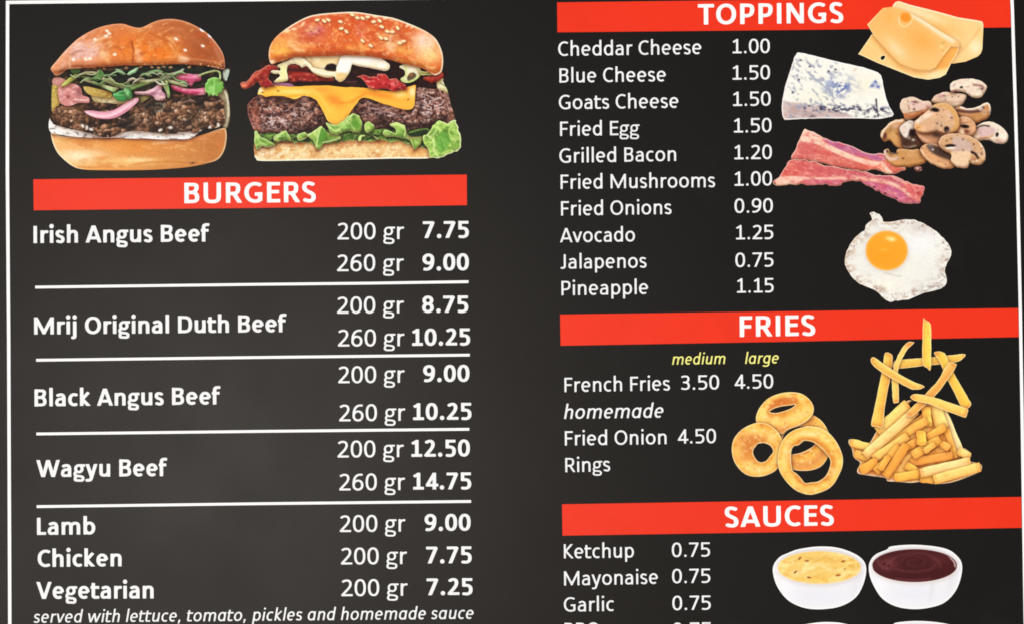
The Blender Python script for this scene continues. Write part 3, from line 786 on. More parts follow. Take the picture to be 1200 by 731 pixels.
layer('pink_onion', A, [(158,108),(170,107.5),(180,104),(186,99),(190,100),(190,107),(194,112),(192,118),(184,118),(178,113),(168,111.5),(159,111)], lambda p: p.base((196,146,160)).line([(160,109.5),(176,108.5),(187,101)],1.4,(234,200,208),.9).blob(188,115,4,3,(226,184,172),.9).blob(180,110,4,2,(120,64,84),.6).vol(2.,.4,.45,(252,226,230)).noise(8,3,57,.58,.7,(250,222,226),.5).grain(.1), rough=.6)
def leaf(c, h, rib=None):
    """a photographed leaf: lit and shaded half either side of a rib, pale edge"""
    def f(p):
        p.base(c).noise(9,5,61,.48,.68,h,.75,25).noise(7,4,64,.56,.74,[v * .7 for v in c],.45,25)
        if rib: p.line(rib, 1.0, [min(255, v + 26) for v in h], .8, .7)
        p.vol(1.5,.6,.28,[min(255, v + 46) for v in h]).grain(.07)
    return f
HB = [
 ([(83,80.6),(87,79),(90.7,79.6),(94.6,84.4),(92,87),(88.7,87.6),(84,85.6)],(74,112,54),(112,150,84),None),
 ([(135.4,81.6),(141.4,82.4),(147.4,87.4),(144.4,88.4),(140,86.4)],(100,160,114),(156,200,160),[(136,82),(146,87.6)]),
 ([(148.6,87.8),(153.9,83.4),(161,79.6),(163.4,79.4),(159.4,85.4),(152,88.6)],(112,166,120),(176,214,168),[(150,87.4),(161,81)]),
 ([(169.6,89.4),(172,85.4),(179,83),(186,82.4),(191,84.4),(191.4,87),(183,86),(175,89.4)],(84,124,84),(150,186,130),[(172,87.4),(182,84.4),(190,85.4)]),
 ([(72.4,100.4),(77,95.6),(81,92),(88.7,87.8),(93,88.2),(89.7,93.4),(82,98.2),(74.4,102)],(150,158,64),(196,196,110),[(74,100.6),(90,90)]),
 ([(92.6,89),(104,90.6),(111,92.4),(110,94.6),(103,93.2),(92,91.2)],(96,134,66),(140,176,100),None),
 ([(91.4,88),(97,85.8),(102,84.4),(112.7,85),(112.9,86.8),(103,86.6),(93,89.4)],(196,212,146),(226,236,186),None),
 ([(109.6,93.4),(111,89.4),(113,86.2),(116.5,82.4),(121,85.2),(123.4,90.2),(121,92.4),(117.5,94.4),(112.7,96)],(84,136,70),(130,180,110),[(111.4,94),(117,84)]),
 ([(122,88.8),(128,87.6),(136,88),(136,89.8),(129,90.4),(122,91)],(84,134,84),(140,186,130),None),
 ([(98.3,93.6),(106,95),(113.6,97.4),(125,100.4),(132,102.4),(139.8,103.6),(136.4,107),(132.8,108.8),(125,105),(113.6,100.4),(100,95.8)],(148,186,116),(210,230,176),[(99,94.4),(114,98.6),(137,104.6)]),
 ([(121.3,91.8),(129,94.4),(142.4,99.2),(152.4,103.4),(150.4,106.2),(140.5,103.4),(127,98.6),(120.3,94)],(154,200,130),(214,234,182),[(121.6,92.6),(142,100.6),(151,104.4)]),
 ([(128,89.6),(131,92),(136,97),(134.4,97),(129.4,93),(127,90.6)],(170,212,150),(214,234,186),None),
 ([(132.6,111.4),(137,109),(141.4,107.2),(149,104.4),(153,105.4),(155.4,108.6),(155.4,113),(153.9,116.6),(149.4,117.4),(146.2,119.4),(140.4,119),(136.6,117.2)],(66,142,76),(120,190,116),[(134,111.6),(144,112),(154,109)]),
 ([(146,104.6),(149.4,96.8),(152,96.6),(153.4,104),(153,112),(150,114),(147,110)],(92,166,98),(150,206,146),[(150.4,98),(150,111)]),
 ([(152,101.6),(158,98.4),(166,95.6),(176,93.4),(186,92),(191,90.6),(192.6,93.4),(187,96),(178,98.2),(168,101.4),(160,104.4),(154,106.4)],(104,158,78),(186,212,138),[(154,104),(170,98),(190,92.6)]),
 ([(160,94.6),(172,94.2),(185,93.4),(193,92.8),(204,95.2),(214,98.6),(220.4,101.2),(217,102.2),(206,99.6),(196,97.2),(186,96.6),(172,97),(160,97.6)],(186,212,150),(230,240,200),None),
 ([(185.4,94.6),(191,90),(197,87),(204,85.4),(210,83.4),(215.8,81),(215.4,84.4),(210,88.6),(202,92.4),(196,93.4),(189,97)],(118,168,110),(206,228,212),[(188,95),(200,88.4),(214,83)]),
 ([(189,96),(192,96.4),(196,102),(199,108),(199.4,114),(197.4,115.8),(195.4,110),(192,103)],(176,206,140),(220,234,182),None),
 ([(194,95.6),(196.6,96.6),(198.6,104),(199.4,112),(198,113.4),(196.4,106)],(140,180,104),(196,220,150),None),
 ([(240.6,103),(241,98.6),(243,97),(244,94),(247,92.6),(250,91),(254,91.8),(257,92.4),(259,95),(261.6,97.4),(262,101),(262.8,104),(260.4,106),(260,109.4),(257,110),(255,113),(252,112),(249.6,113.4),(247.4,112),(245,113.6),(243.6,110.4),(241,108.6)],(116,176,80),(164,212,122),[(251.4,92.4),(251,104),(250.6,112)]),
 ([(233,88.4),(240,85.6),(248,83.4),(254,82.8),(258.4,85),(259.4,92.6),(257.6,93.4),(257,87),(253,84.8),(247,85.6),(240,87.8),(234,90)],(160,190,112),(206,222,160),None),
]
for k, (o_, c_, h_, r_) in enumerate(HB): layer('green_herb', A, o_, leaf(c_, h_, r_), rough=.4, shadow=.38, rs=k)
_r = random.Random(7)
for k in range(26):                                   # the fine stems tangled between the leaves
    x_ = 84 + k * 5.6 + _r.uniform(-3, 3); y_ = 91 + _r.uniform(-5, 8); a_ = math.radians(_r.uniform(-22, 34)); l_ = _r.uniform(10, 19); w_ = _r.uniform(.7, 1.2)
    if x_ + l_ > 232: continue
    dx_, dy_ = math.cos(a_) * l_, math.sin(a_) * l_; bx_, by_ = -dy_ * .18, dx_ * .18 * _r.choice((-1, 1))
    o_ = [(x_, y_), (x_ + dx_ * .5 + bx_, y_ + dy_ * .5 + by_ - w_), (x_ + dx_, y_ + dy_ - w_ * .4), (x_ + dx_, y_ + dy_ + w_ * .4), (x_ + dx_ * .5 + bx_, y_ + dy_ * .5 + by_ + w_), (x_, y_ + w_)]
    c_ = _r.choice([(132,180,104), (186,214,146), (106,160,92), (214,232,182), (150,198,134)])
    layer('green_herb', A, o_, leaf(c_, tuple(min(255, v + 40) for v in c_)), shadow=.28)
TOP_A = [(60.2,80.7),(67.5,71.5),(77.4,60),(91,47),(104.7,38.3),(118.4,32.5),(132,29.4),(144.4,28.8),(154,31.7),(162,33.4),(168.2,32.5),(177.8,27.8),(187.4,24.4),(199.7,23),(212,24.4),(223,28),(233.9,33.5),(244.8,41),(254.4,52),(261.3,63),(264,74),(262.3,82),(249,79.3),(228.4,77),(208,76),(180.5,77),(160,77.5),(145.8,77.5),(121,79.5),(91,81),(80,82),(74,86.5),(66.5,89.5),(62.3,85.5)]
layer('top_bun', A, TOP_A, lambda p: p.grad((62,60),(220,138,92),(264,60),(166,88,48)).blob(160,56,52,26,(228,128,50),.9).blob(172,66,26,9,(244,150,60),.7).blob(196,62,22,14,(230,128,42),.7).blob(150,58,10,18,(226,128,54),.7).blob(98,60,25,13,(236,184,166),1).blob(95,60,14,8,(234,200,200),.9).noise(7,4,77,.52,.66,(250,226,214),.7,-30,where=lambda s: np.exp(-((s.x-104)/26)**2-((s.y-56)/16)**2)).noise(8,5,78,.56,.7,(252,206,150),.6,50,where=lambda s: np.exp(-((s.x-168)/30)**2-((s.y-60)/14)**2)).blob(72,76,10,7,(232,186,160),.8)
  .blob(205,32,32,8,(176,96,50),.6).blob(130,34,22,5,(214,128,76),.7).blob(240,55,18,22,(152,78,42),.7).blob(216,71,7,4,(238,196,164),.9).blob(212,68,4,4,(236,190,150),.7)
  .poly([(84,60),(95,53),(109,51),(116,59),(110,68),(95,70),(86,72)],(228,186,176),.75,3).veins(7,5,79,.05,(250,232,226),.7,-30,where=lambda s: np.exp(-((s.x-100)/17)**2-((s.y-60)/10)**2)).blob(90,62,5,2,(190,150,150),.6,-20)
  .poly([(118,62),(122,54),(129,49),(133,52),(128,58),(126,66),(120,70)],(242,196,146),.65,2).poly([(126,66),(130,64),(130,74),(126,75)],(238,172,108),.7,2).poly([(159,62),(163,58),(168,64),(169,73),(162,74)],(240,180,140),.85,1.6).poly([(166,62),(178,56),(192,58),(200,66),(198,75),(172,75)],(232,124,40),.75,3).poly([(198,50),(203,48),(206,54),(203,59)],(242,178,120),.8,1.6).poly([(210,70),(214,67),(222,70),(219,73),(211,74)],(244,206,176),.85,1.4)
  .poly([(245,44),(254,54),(260,66),(262,76),(256,70),(250,56)],(196,128,102),.6,2.5).veins(18,11,80,.03,(158,74,34),.28,20,where=lambda s: sstep(120,140,s.x)*sstep(235,215,s.x)).line([(166,33),(176,40),(190,46),(196,52)],1.6,(172,84,38),.5,1.2).line([(154.5,50),(157,60),(156,74)],2.4,(152,70,30),.85,1.2).line([(163,50),(170,42),(176,36)],2,(230,154,90),.6,1.5).line([(160,60),(165,68),(162,74)],3,(242,182,132),.75,1.5).line([(124,52),(121,62),(126,72)],3,(244,196,140),.6,1.5).line([(112,58),(118,48),(124,42)],3,(240,190,142),.55,1.5)
  .line([(192,46),(202,52),(206,60)],2.2,(176,88,34),.6,1.3).line([(195,44),(204,49)],2.2,(240,170,100),.7).blob(203,46.5,4.5,3.5,(240,196,150),.6).noise(14,8,71,.5,.8,(180,88,40),.5).noise(9,4,72,.56,.8,(240,176,116),.55,-25).noise(20,3,73,.6,.8,(200,104,50),.4,-20).line([(205,38),(225,44),(243,58)],5,(196,120,76),.4,4).line([(180,36),(196,33),(214,35)],3,(214,140,90),.5,2.5).blob(150,36,8,4,(222,132,70),.5).line([(110,50),(118,46),(130,44)],3,(242,196,160),.5,2).line([(98,70),(112,71),(126,66)],3,(240,180,140),.5,2.5).blob(190,72,28,4,(232,146,70),.6).line([(222,70),(244,72),(258,75)],2,(220,150,100),.6,1.5)
  .line([(86,78),(115,78.5),(145,76),(200,75),(245,78)],2.4,(170,88,40),.55,1.2).rim(2.2,(232,160,120),.7,lambda s: sstep(60,44,s.y)).rim(2.,(240,196,172),.6,lambda s: sstep(235,262,s.x)).rim(1.6,(244,200,170),.7,lambda s: sstep(110,80,s.x))
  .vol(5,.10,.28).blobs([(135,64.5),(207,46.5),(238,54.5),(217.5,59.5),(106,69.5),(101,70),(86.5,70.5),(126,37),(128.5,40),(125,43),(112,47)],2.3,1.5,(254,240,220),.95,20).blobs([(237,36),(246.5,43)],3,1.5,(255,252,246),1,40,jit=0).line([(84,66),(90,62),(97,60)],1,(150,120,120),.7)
  .line([(83,66),(82,76),(83,84)],1.2,(226,190,150),.8).noise(3,2,75,.5,.7,(70,36,20),.8,where=lambda s: sstep(75.5,78,s.y)*sstep(85,110,s.x)).noise(2.4,2,76,.6,.7,(226,180,120),.9,where=lambda s: sstep(73,76,s.y)*sstep(160,175,s.x)).blob(74,84,9,2.5,(84,44,30),.7,-8).grain(.06))
# ---- cheeseburger
B = picture('burger_picture', 'printed cheeseburger with bacon, melted orange cheese, lettuce and sesame bun', 415, 105)
BODY_B = [(316,69),(306,82),(303,98),(304,110),(296,117),(290,124.4),(291.4,136),(295.5,149.7),(299.3,158),(298.6,167.5),(298.8,183),(302,187),(307,188.9),(340,188.8),(405,187.4),(506,185.5),(514.5,185.3),(525.4,180.5),(537.7,175.7),(540.2,160.7),(536.4,147),(532,135),(527,118),(524,106),(519,95),(518.6,80),(420,64)]
layer('filling', B, BODY_B, lambda p: p.base((40,18,15)).noise(8,5,103,.5,.7,(66,34,28),.8).poly([(512,96),(519,92),(524,104),(527,117),(530,130),(534,140),(528,132),(522,115),(514,107)],(236,232,190)).line([(516,98),(524,103)],1,(40,60,20),.8).blob(520,108,4,4,(190,200,90),.6).line([(291,126),(293,138),(298,152)],1.5,(226,190,180),.8)
  .line([(404,97),(418,96)],1.2,(120,90,90),.6).poly([(300,112),(304,104),(311,102),(310,112)],(246,238,204)).poly([(319,98),(330,97),(342,99),(344,104),(318,104)],(196,140,186)).grain(.15))
layer('bottom_bun', B, [(298.6,166),(310,171),(321,171),(325,165),(345,164),(371,165),(400,165),(446,162.5),(473.4,162.5),(483,171),(501,175),(507.5,185.3),(460,186.3),(405,187.6),(350,188.6),(306.5,189),(300.5,186.5),(298.4,182)],
  lambda p: p.grad((300,170),(242,206,146),(505,175),(236,190,120)).blob(420,176,60,8,(248,230,184),.7).blob(312,180,12,9,(248,240,226),1).noise(12,8,111,.45,.7,(214,150,84),.7).lumps(5,112,[(216,164,104),(238,200,140),(248,226,178),(255,246,222)],.6,.8,1.5,.5,.2).blob(400,178,45,8,(244,220,168),.6).noise(6,4,113,.58,.72,(196,126,66),.6).blob(487,178,13,6,(222,150,76),.7).line([(330,167),(400,168),(470,166)],3,(214,140,90),.6,1.5)
  .rim(2.6,(255,248,228),.9,lambda s: sstep(181,185,s.y)).grain(.08))
def pattyB(p):
    p.base((70,38,32)).lumps(7,121,[(38,20,16),(92,52,40),(140,88,70),(188,138,118),(234,206,192)],1,.7,2.2,.9,.6).noise(12,8,120,.54,.7,(44,22,20),.7)
    p.lumps(4.4,124,[(84,46,38),(164,112,98),(226,198,188),(252,242,240)],.95,.7,2.,.8,.5,where=lambda s: np.clip(np.exp(-((s.x-322)/26)**2-((s.y-142)/9)**2)+np.exp(-((s.x-505)/20)**2-((s.y-122)/16)**2)+.7*np.exp(-((s.x-352)/12)**2-((s.y-132)/10)**2)+.5*np.exp(-((s.x-445)/26)**2-((s.y-130)/7)**2),0,1))
    W = lambda s: np.clip(.25+np.exp(-((s.x-322)/30)**2-((s.y-136)/14)**2)+np.exp(-((s.x-505)/24)**2-((s.y-122)/18)**2)+.5*np.exp(-((s.x-445)/28)**2-((s.y-130)/9)**2),0,1)
    p.veins(9,5,181,.075,(38,16,16),.8,25).veins(7,4,182,.07,(240,220,220),.9,20,where=W).veins(10,5,183,.05,(206,150,136),.6,-15)
    p.blob(300,134,10,18,(150,78,62),.5).blob(330,118,22,5,(52,24,22),.5).line([(306,132),(322,135),(344,130)],3,(60,28,26),.6,2).line([(486,112),(494,124),(488,136)],3,(50,22,22),.6,2)
    p.line([(300,163),(320,161),(350,159),(384,152)],11,(34,18,16),.8,6).line([(440,154),(470,148),(500,147),(522,140)],7,(32,16,16),.75,4).blob(447,140,10,10,(36,20,18),.65).line([(296,128),(300,142),(304,154)],4,(178,104,86),.45,3)
    p.rim(1.8,(186,116,100),.6,lambda s: sstep(310,296,s.x)).grain(.2)
layer('beef_patty', B, [(290.2,124.4),(295,118),(301,113),(310,110),(340,108),(365,110),(380,130),(400,140),(415,118),(445,112),(480,108),(488,103),(500,104),(512,105),(524,109),(528,124),(533,138),(528,144.5),(509,147),(490,152),(474,153),(460,150),(440,157),(420,158),(385,157),(352,164.5),(330,166),(316,164.5),(304,160),(296,150),(291.4,136)], pattyB, rough=1.2)
layer('cheese_slice', B, [(302,111),(304,105),(307.5,102),(321.5,100.8),(340.7,102),(364,101),(384.5,101),(412,103),(425.5,103),(440,105),(459.7,107.5),(471,105.5),(479,102),(486,100.2),(487.3,104),(486,118),(483,128),(470.7,128),(457,124.4),(440.6,119),(426,115),(418.7,121),(411.8,130.6),(406,139),(394,147),(385,143),(380.4,134.7),(376.3,126.5),(369.4,117),(357,112.6),(346,116.8),(336.6,114),(321.5,112.6),(312,114),(307,112)],
  lambda p: p.grad((310,100),(252,196,74),(480,125),(250,182,70)).blob(392,118,14,7,(226,130,44),.8,30).line([(398,121),(410,120),(428,110)],2,(220,128,40),.6,1.3).blob(376,106,18,4,(234,150,60),.7).blob(445,112,26,4,(236,140,44),.8,10).blob(345,108,26,3,(254,226,140),.8).blob(388,133,8,10,(252,196,80),.7)
  .blob(469,111,9,5,(255,228,142),.9).blob(483,108,4,7,(255,240,196),.9).blob(305,106,4,5,(255,244,214),.95).line([(310,113),(335,113.5),(357,112)],1.6,(222,148,44),.6).line([(427,116),(457,125),(472,128)],1.6,(226,150,50),.6).blobs([(478.5,117),(326,107),(308,109)],1.8,1,(170,100,30),.9)
  .line([(381,136),(385,143),(394,146.5),(405,138.5)],2,(255,222,120),.7,1.).line([(345,116),(352,113.5),(360,113)],1.4,(255,214,110),.7).line([(364,104),(374,112),(381,122),(387,132)],2.4,(255,212,104),.6,2).line([(412,122),(418,116),(426,112)],2,(232,146,50),.6,1.4).grain(.04), rough=.7)
layer('bacon_rasher', B, [(282.3,101),(283,97),(288.7,95.3),(292.8,92.6),(297,85.7),(306.5,81),(314.7,76.6),(324,77.5),(326,83),(318,85.5),(315,92.6),(319,97),(321,101),(311,103.2),(305,101),(304,95.5),(299.6,99.4),(291.4,104.2),(286,104.6)],
  lambda p: p.base((152,46,36)).noise(5,4,131,.5,.7,(96,24,22),.8).line([(285,101),(291,98),(297,91),(304,86)],3,(214,112,84),.75,1.5).blob(286,101,4,3,(236,150,110),.9).blob(318,80,6,3,(190,60,54),.9).blob(320,90,4.5,3,(24,12,12),.9).noise(3,2.4,132,.58,.7,(226,130,110),.6).blob(313,98,6,4,(150,30,50),.7).rim(1.2,(226,150,120),.5).vol(1.8,.3,.4,(250,190,170)).grain(.12), rough=1.6)
layer('bacon_rasher', B, [(337,78),(350,76),(362,79),(367,84),(378,88),(389,91),(390,95),(372,96.5),(355,95.5),(337,95.5)],
  lambda p: p.base((140,40,32)).line([(337,82),(365,84)],4,(60,18,16),.9,2).line([(338,89),(355,87.5),(372,90)],3,(176,58,46),.8,1.5).noise(4,2.4,135,.55,.7,(220,110,90),.75,where=lambda s: sstep(85,88,s.y)).noise(3,2,136,.55,.7,(80,20,18),.7).vol(1.8,.3,.4,(250,190,170)).grain(.12), rough=1.6)
layer('cream_sauce', B, [(350,67),(362,65.5),(385,65),(402,64.5),(401,74),(396,84),(384,85),(379,83),(370,81),(362,77)], lambda p: p.base((238,216,164)).noise(7,5,139,.48,.68,(250,238,204),.8).noise(6,4,140,.55,.75,(190,140,84),.5).poly([(380.5,80.4),(383,76.6),(387,75),(392,75.4),(395,78.6),(394,83.4),(387,83.6),(381.6,82.4)],(32,18,16)).grain(.06), rough=.6)
layer('cream_sauce', B, [(317.4,84),(322.3,82.6),(328,83.6),(328.5,80.5),(324.6,78),(330,74.6),(336.7,72),(346,67.4),(354,68.2),(359,71.4),(363.6,75.2),(367.5,80),(376.7,81.6),(385,84),(393,84.4),(394.4,80),(397,74),(400,67),(410,64.6),(425,64.6),(440,66.6),(451,71.6),(457,78),(454.4,83),(447,83.4),(438,81),(428,79.6),(416,77),(412.6,76.4),(411,82),(408.5,87),(405,92.4),(401.6,95.4),(397,96.4),(393,93),(392,90.8),(386,91.4),(375.7,90),(367.5,86.4),(362,80.4),(358,78),(354,79.8),(350,76.6),(344,75.6),(338,77),(336.2,84),(337.8,90),(336.9,95),(330,96.4),(321,96.8),(325.4,92.4),(328.4,89.8),(326.6,87.4),(319.6,86.6)],
  lambda p: p.base((240,230,192)).blob(425,71,30,7,(252,248,244),1).poly([(397,68),(412,66),(412,76),(407,86),(398,86),(395,82)],(248,246,240),.95,1.5).poly([(394,87),(404,86),(407,89),(401,95.6),(396,95.6)],(234,200,136),.9,1.5).line([(340,72),(354,70),(366,82),(380,87),(391,88)],2,(252,246,222),.85,1.2).poly([(326,79),(335,76),(336,90),(330,92),(328,88)],(236,236,170),.8,1.5).line([(323,95.6),(335,94.6)],2,(226,222,110),.8,1.2).line([(366,86),(378,89.6),(390,90.6)],1.6,(206,180,120),.8,1.).line([(416,76.6),(436,80.6),(452,82.6)],2,(206,178,150),.75,1.3).blob(448,77,6,4,(255,250,246),.9).veins(10,6,142,.04,(196,186,140),.4,20,where=lambda s: sstep(395,375,s.x)).vol(2.0,.3,.2).grain(.04), rough=.6)
layer('bacon_rasher', B, [(416,91),(421,89.5),(428,89),(435,91.5),(441,90),(443,87),(451.5,88),(456,93.5),(464,93),(470,97),(475.5,101),(475,105),(465,107),(450,105.3),(439,105.5),(431,103),(427,97),(423,92.5)],
  lambda p: p.base((184,44,44)).line([(418,90.5),(425,93),(429,100),(436,104)],2.2,(236,150,134),.85,.9).blob(462,99,6,4,(238,130,130),.9).blob(449,94,5,5,(206,70,60),.8).noise(4,3,145,.5,.66,(120,22,26),.8).noise(3,2.4,146,.58,.72,(244,160,146),.7).rim(1.2,(226,120,104),.55).vol(1.8,.3,.4,(250,190,170)).grain(.1), rough=1.6)
layer('bacon_rasher', B, [(496,91),(504,88.5),(512,87.5),(518.5,84),(519.5,91),(514,95.5),(505,98),(499,95)], lambda p: p.base((172,52,38)).line([(498,92),(508,92),(518,88)],2.4,(222,104,78),.7,1.3).noise(3,2,148,.55,.7,(110,26,20),.7).vol(1.8,.3,.4,(250,190,170)).grain(.1), rough=1.6)
layer('lettuce_leaf', B, [(468,79),(474,76),(484,75.5),(491,79),(494,86),(489,93),(480,97.5),(472,96.5),(469.5,93),(474.5,89),(474,83)],
  lambda p: p.base((232,230,190)).blob(483,82,6,4,(248,244,226),.9).poly([(477,91),(481,86),(486,86),(488,90),(483,94),(478,95)],(70,50,30),.85).line([(470,94),(480,96.5),(490,91.5),(493,86)],1.8,(176,196,92),.85,.8).line([(475,78),(476,88),(472,93)],1.6,(190,206,120),.8,.8).blob(482,88,2.5,2,(190,110,70),.8).grain(.08))
layer('lettuce_leaf', B, [(492,84),(500,84),(506,82),(512,83),(509,88),(500,89),(494,88)], lambda p: p.base((206,200,140)).line([(493,86),(502,87),(510,84)],1.5,(120,130,50),.8).blob(506,85,3,2,(150,90,50),.6).grain(.1), rough=1.1, shadow=.5)
layer('lettuce_leaf', B, [(300,160),(312,157),(330,158),(350,157),(370,154),(390,152),(412,146),(432,150),(455,152),(476,154),(500,152),(508,160),(506,172),(497,174),(490,170),(480,172),(470,166),(458,167),(446,164.5),(434,166),(420,164),(406,166.6),(394,167.6),(384,168.6),(372,171),(358,167),(346,168),(336,166.6),(324,168),(312,172),(302,172)],
  lambda p: p.base((66,100,40)).noise(9,6,149,.48,.66,(132,172,76),.8).noise(8,5,150,.52,.7,(30,44,20),.85).veins(9,5,148,.06,(176,206,120),.6,20).line([(310,172),(340,167),(380,169.6),(440,165.6),(470,167),(495,173)],2.,(184,210,126),.7,1.2).grain(.1), rough=2.2, shadow=.3)
LG = lambda p, seed: p.grad((p.x.min(),p.y.min()),(160,194,96),(p.x.max(),p.y.max()),(124,166,70)).blob(p.x.mean(),p.y.mean()+1,np.ptp(p.x)*.28,np.ptp(p.y)*.3,(84,126,48),.75).noise(10,6,seed,.5,.7,(190,214,120),.7,30).noise(8,5,seed+1,.56,.74,(76,112,44),.6,-20).veins(11,7,seed+3,.045,(206,226,150),.55,35).rim(1.3,(206,226,146),.75).vol(2.2,.35,.4,(228,242,180))
layer('lettuce_leaf', B, [(299.4,154),(303,158),(306,161),(313.3,164.8),(321.5,168.5),(322,171),(313,173),(307,172),(301,176),(299.5,172),(298.4,167)], lambda p: LG(p,151).line([(300,156),(304,166),(312,170)],1.4,(200,226,150),.8).rim(1.2,(206,230,160),.5).grain(.08), rough=1.1, shadow=.5)
layer('lettuce_leaf', B, [(320.5,163.4),(325.6,158),(333.8,154.3),(338,157),(341.6,166),(337,165),(332.5,165),(325,167)], lambda p: LG(p,153).line([(322,164),(328,159),(334,156)],1.4,(206,230,150),.85).line([(334,157),(337,164)],1,(60,106,30),.8).grain(.08), rough=1.1, shadow=.5)
layer('lettuce_leaf', B, [(348,160.5),(352,157),(357,155.8),(360.5,160),(355,164),(350,165.5)], lambda p: LG(p,155).rim(1.2,(206,230,160),.7).grain(.08), rough=1.1, shadow=.5)
layer('lettuce_leaf', B, [(359.5,159.3),(365,156),(369.4,152.5),(376,148.6),(381,153),(388.6,158),(394,158.5),(399,160),(399,164),(393,166),(386,167),(380,168.5),(376.5,174),(373,175.5),(370.5,173),(368,167),(364,163)], lambda p: LG(p,157).poly([(377,150),(384,157),(378,166),(373,170),(373,160)],(86,140,50),.8).line([(376,149.5),(373,160),(371,172)],1.6,(214,234,160),.85).line([(379,167.5),(390,165),(398,162)],1.6,(200,226,150),.85).line([(361,159.5),(370,154)],1.2,(206,230,150),.8).grain(.08), rough=1.1, shadow=.5)
layer('lettuce_leaf', B, [(381.5,144.5),(388,146),(395.4,147.3),(400,144),(405,140),(409,136),(413.5,133),(418,135),(421.6,138),(424.5,147),(421,155.5),(415,155),(409,153.5),(402,156),(395,158.5),(388,157)], lambda p: LG(p,159).line([(383,145.5),(393,154),(404,146),(413,134.5)],1.6,(214,236,160),.85).poly([(414,138),(420,143),(421,150),(413,148)],(90,146,52),.8).blob(402,148,6,4,(166,208,110),.8).grain(.08), rough=1.1, shadow=.5)
layer('lettuce_leaf', B, [(427,148.4),(429,145),(433,143),(438.6,149.7),(438,153),(435,155.5),(430.5,155),(444,163),(442,164.5),(434,158),(428,154)], lambda p: LG(p,161).blob(432,149,3.5,3.5,(190,224,120),.9).grain(.06), rough=1.1, shadow=.5)
layer('lettuce_leaf', B, [(420,163),(422,159.5),(427,158.5),(428,160),(424,161),(422.5,165),(421,166)], lambda p: p.base((196,220,140)).grain(.06), rough=1.1, shadow=.5)
layer('lettuce_leaf', B, [(457,147),(460,144.5),(466.6,144),(473,147),(476,151.5),(476,157),(483,160.5),(495,160.5),(493.5,168),(490,172.5),(485.7,175.5),(482.5,170),(478,164),(470,162.5),(461,161),(452,160.5),(449,158),(451,152.5),(455,153.5),(463,157),(464,152)], lambda p: LG(p,163).line([(458,147),(466,146.5),(475,152),(474,160)],1.8,(206,230,150),.85).blob(466,154,5,4,(180,214,120),.7).line([(477,161.5),(487,162.5),(494,161.5)],1.6,(210,232,150),.85).line([(484,164),(486,173)],1.6,(60,110,34),.6).grain(.08), rough=1.1, shadow=.5)
layer('lettuce_leaf', B, [(479,153),(489,152),(498,151),(503,150),(505,155),(501,159),(490,160),(480,160)], lambda p: p.base((38,50,28)).line([(480,156),(490,153),(500,151.5),(504,156)],1.6,(150,190,90),.7).grain(.15), rough=1.1, shadow=.5)
layer('lettuce_leaf', B, [(495.5,161.5),(501,158.5),(506.3,149.5),(511,146),(514.5,141.3),(518.6,144.3),(525.4,144),(531,141),(534,143),(537,150),(540.4,160.7),(538,175.7),(525.4,181),(514.5,185.6),(504.5,184.6),(501.5,177),(497.5,170)],
  rough=2., paint=lambda p: LG(p,165).noise(4,3,167,.5,.68,(196,228,120),.7).line([(502,160),(508,166),(509,178),(514,184)],1.8,(214,236,160),.85).poly([(511,162),(520,155),(528,163),(524,174),(515,180),(511,170)],(108,168,72),.75).line([(514,144),(510,156),(504,161)],1.5,(206,232,150),.7).line([(530,146),(526,156),(534,166)],1.5,(200,228,130),.8).line([(522,158),(530,170)],1.2,(70,120,40),.6).line([(516,164),(520,176)],1.2,(70,124,44),.6).rim(1.8,(228,240,190),.85,lambda s: sstep(510,530,s.x+.4*(s.y-150))).grain(.08))
TOP_B = [(315.8,71),(315.2,62),(317.4,53),(323,44.7),(332.5,36.5),(344.8,28.3),(360,20.5),(373.5,17.3),(391.3,15.6),(412,14.6),(425.5,15.8),(440.6,18.4),(459.7,21.4),(473.4,26),(487,31.5),(500.8,38.3),(510.4,46),(516.5,57),(519.2,68),(518.8,79),(516.5,85.7),(509,88.8),(501,84),(492.6,80),(470.7,75),(457,70.9),(432.4,66.8),(405,65.4),(391.3,66.2),(370.8,66.8),(346,67.5),(334,71.6),(324.3,74),(319,76)]
SEED_B = [(372,24),(380,25.3),(385,24),(399,26),(400,34),(406,37.5),(425,22),(413,18),(431,20.5),(438,26),(445,25),(447.5,32),(454,37.5),(460,38),(466,33.5),(446.5,45),(452.5,46),(468.5,51),(473,49),(425,48.5),(434.5,54),(419,21.5)]
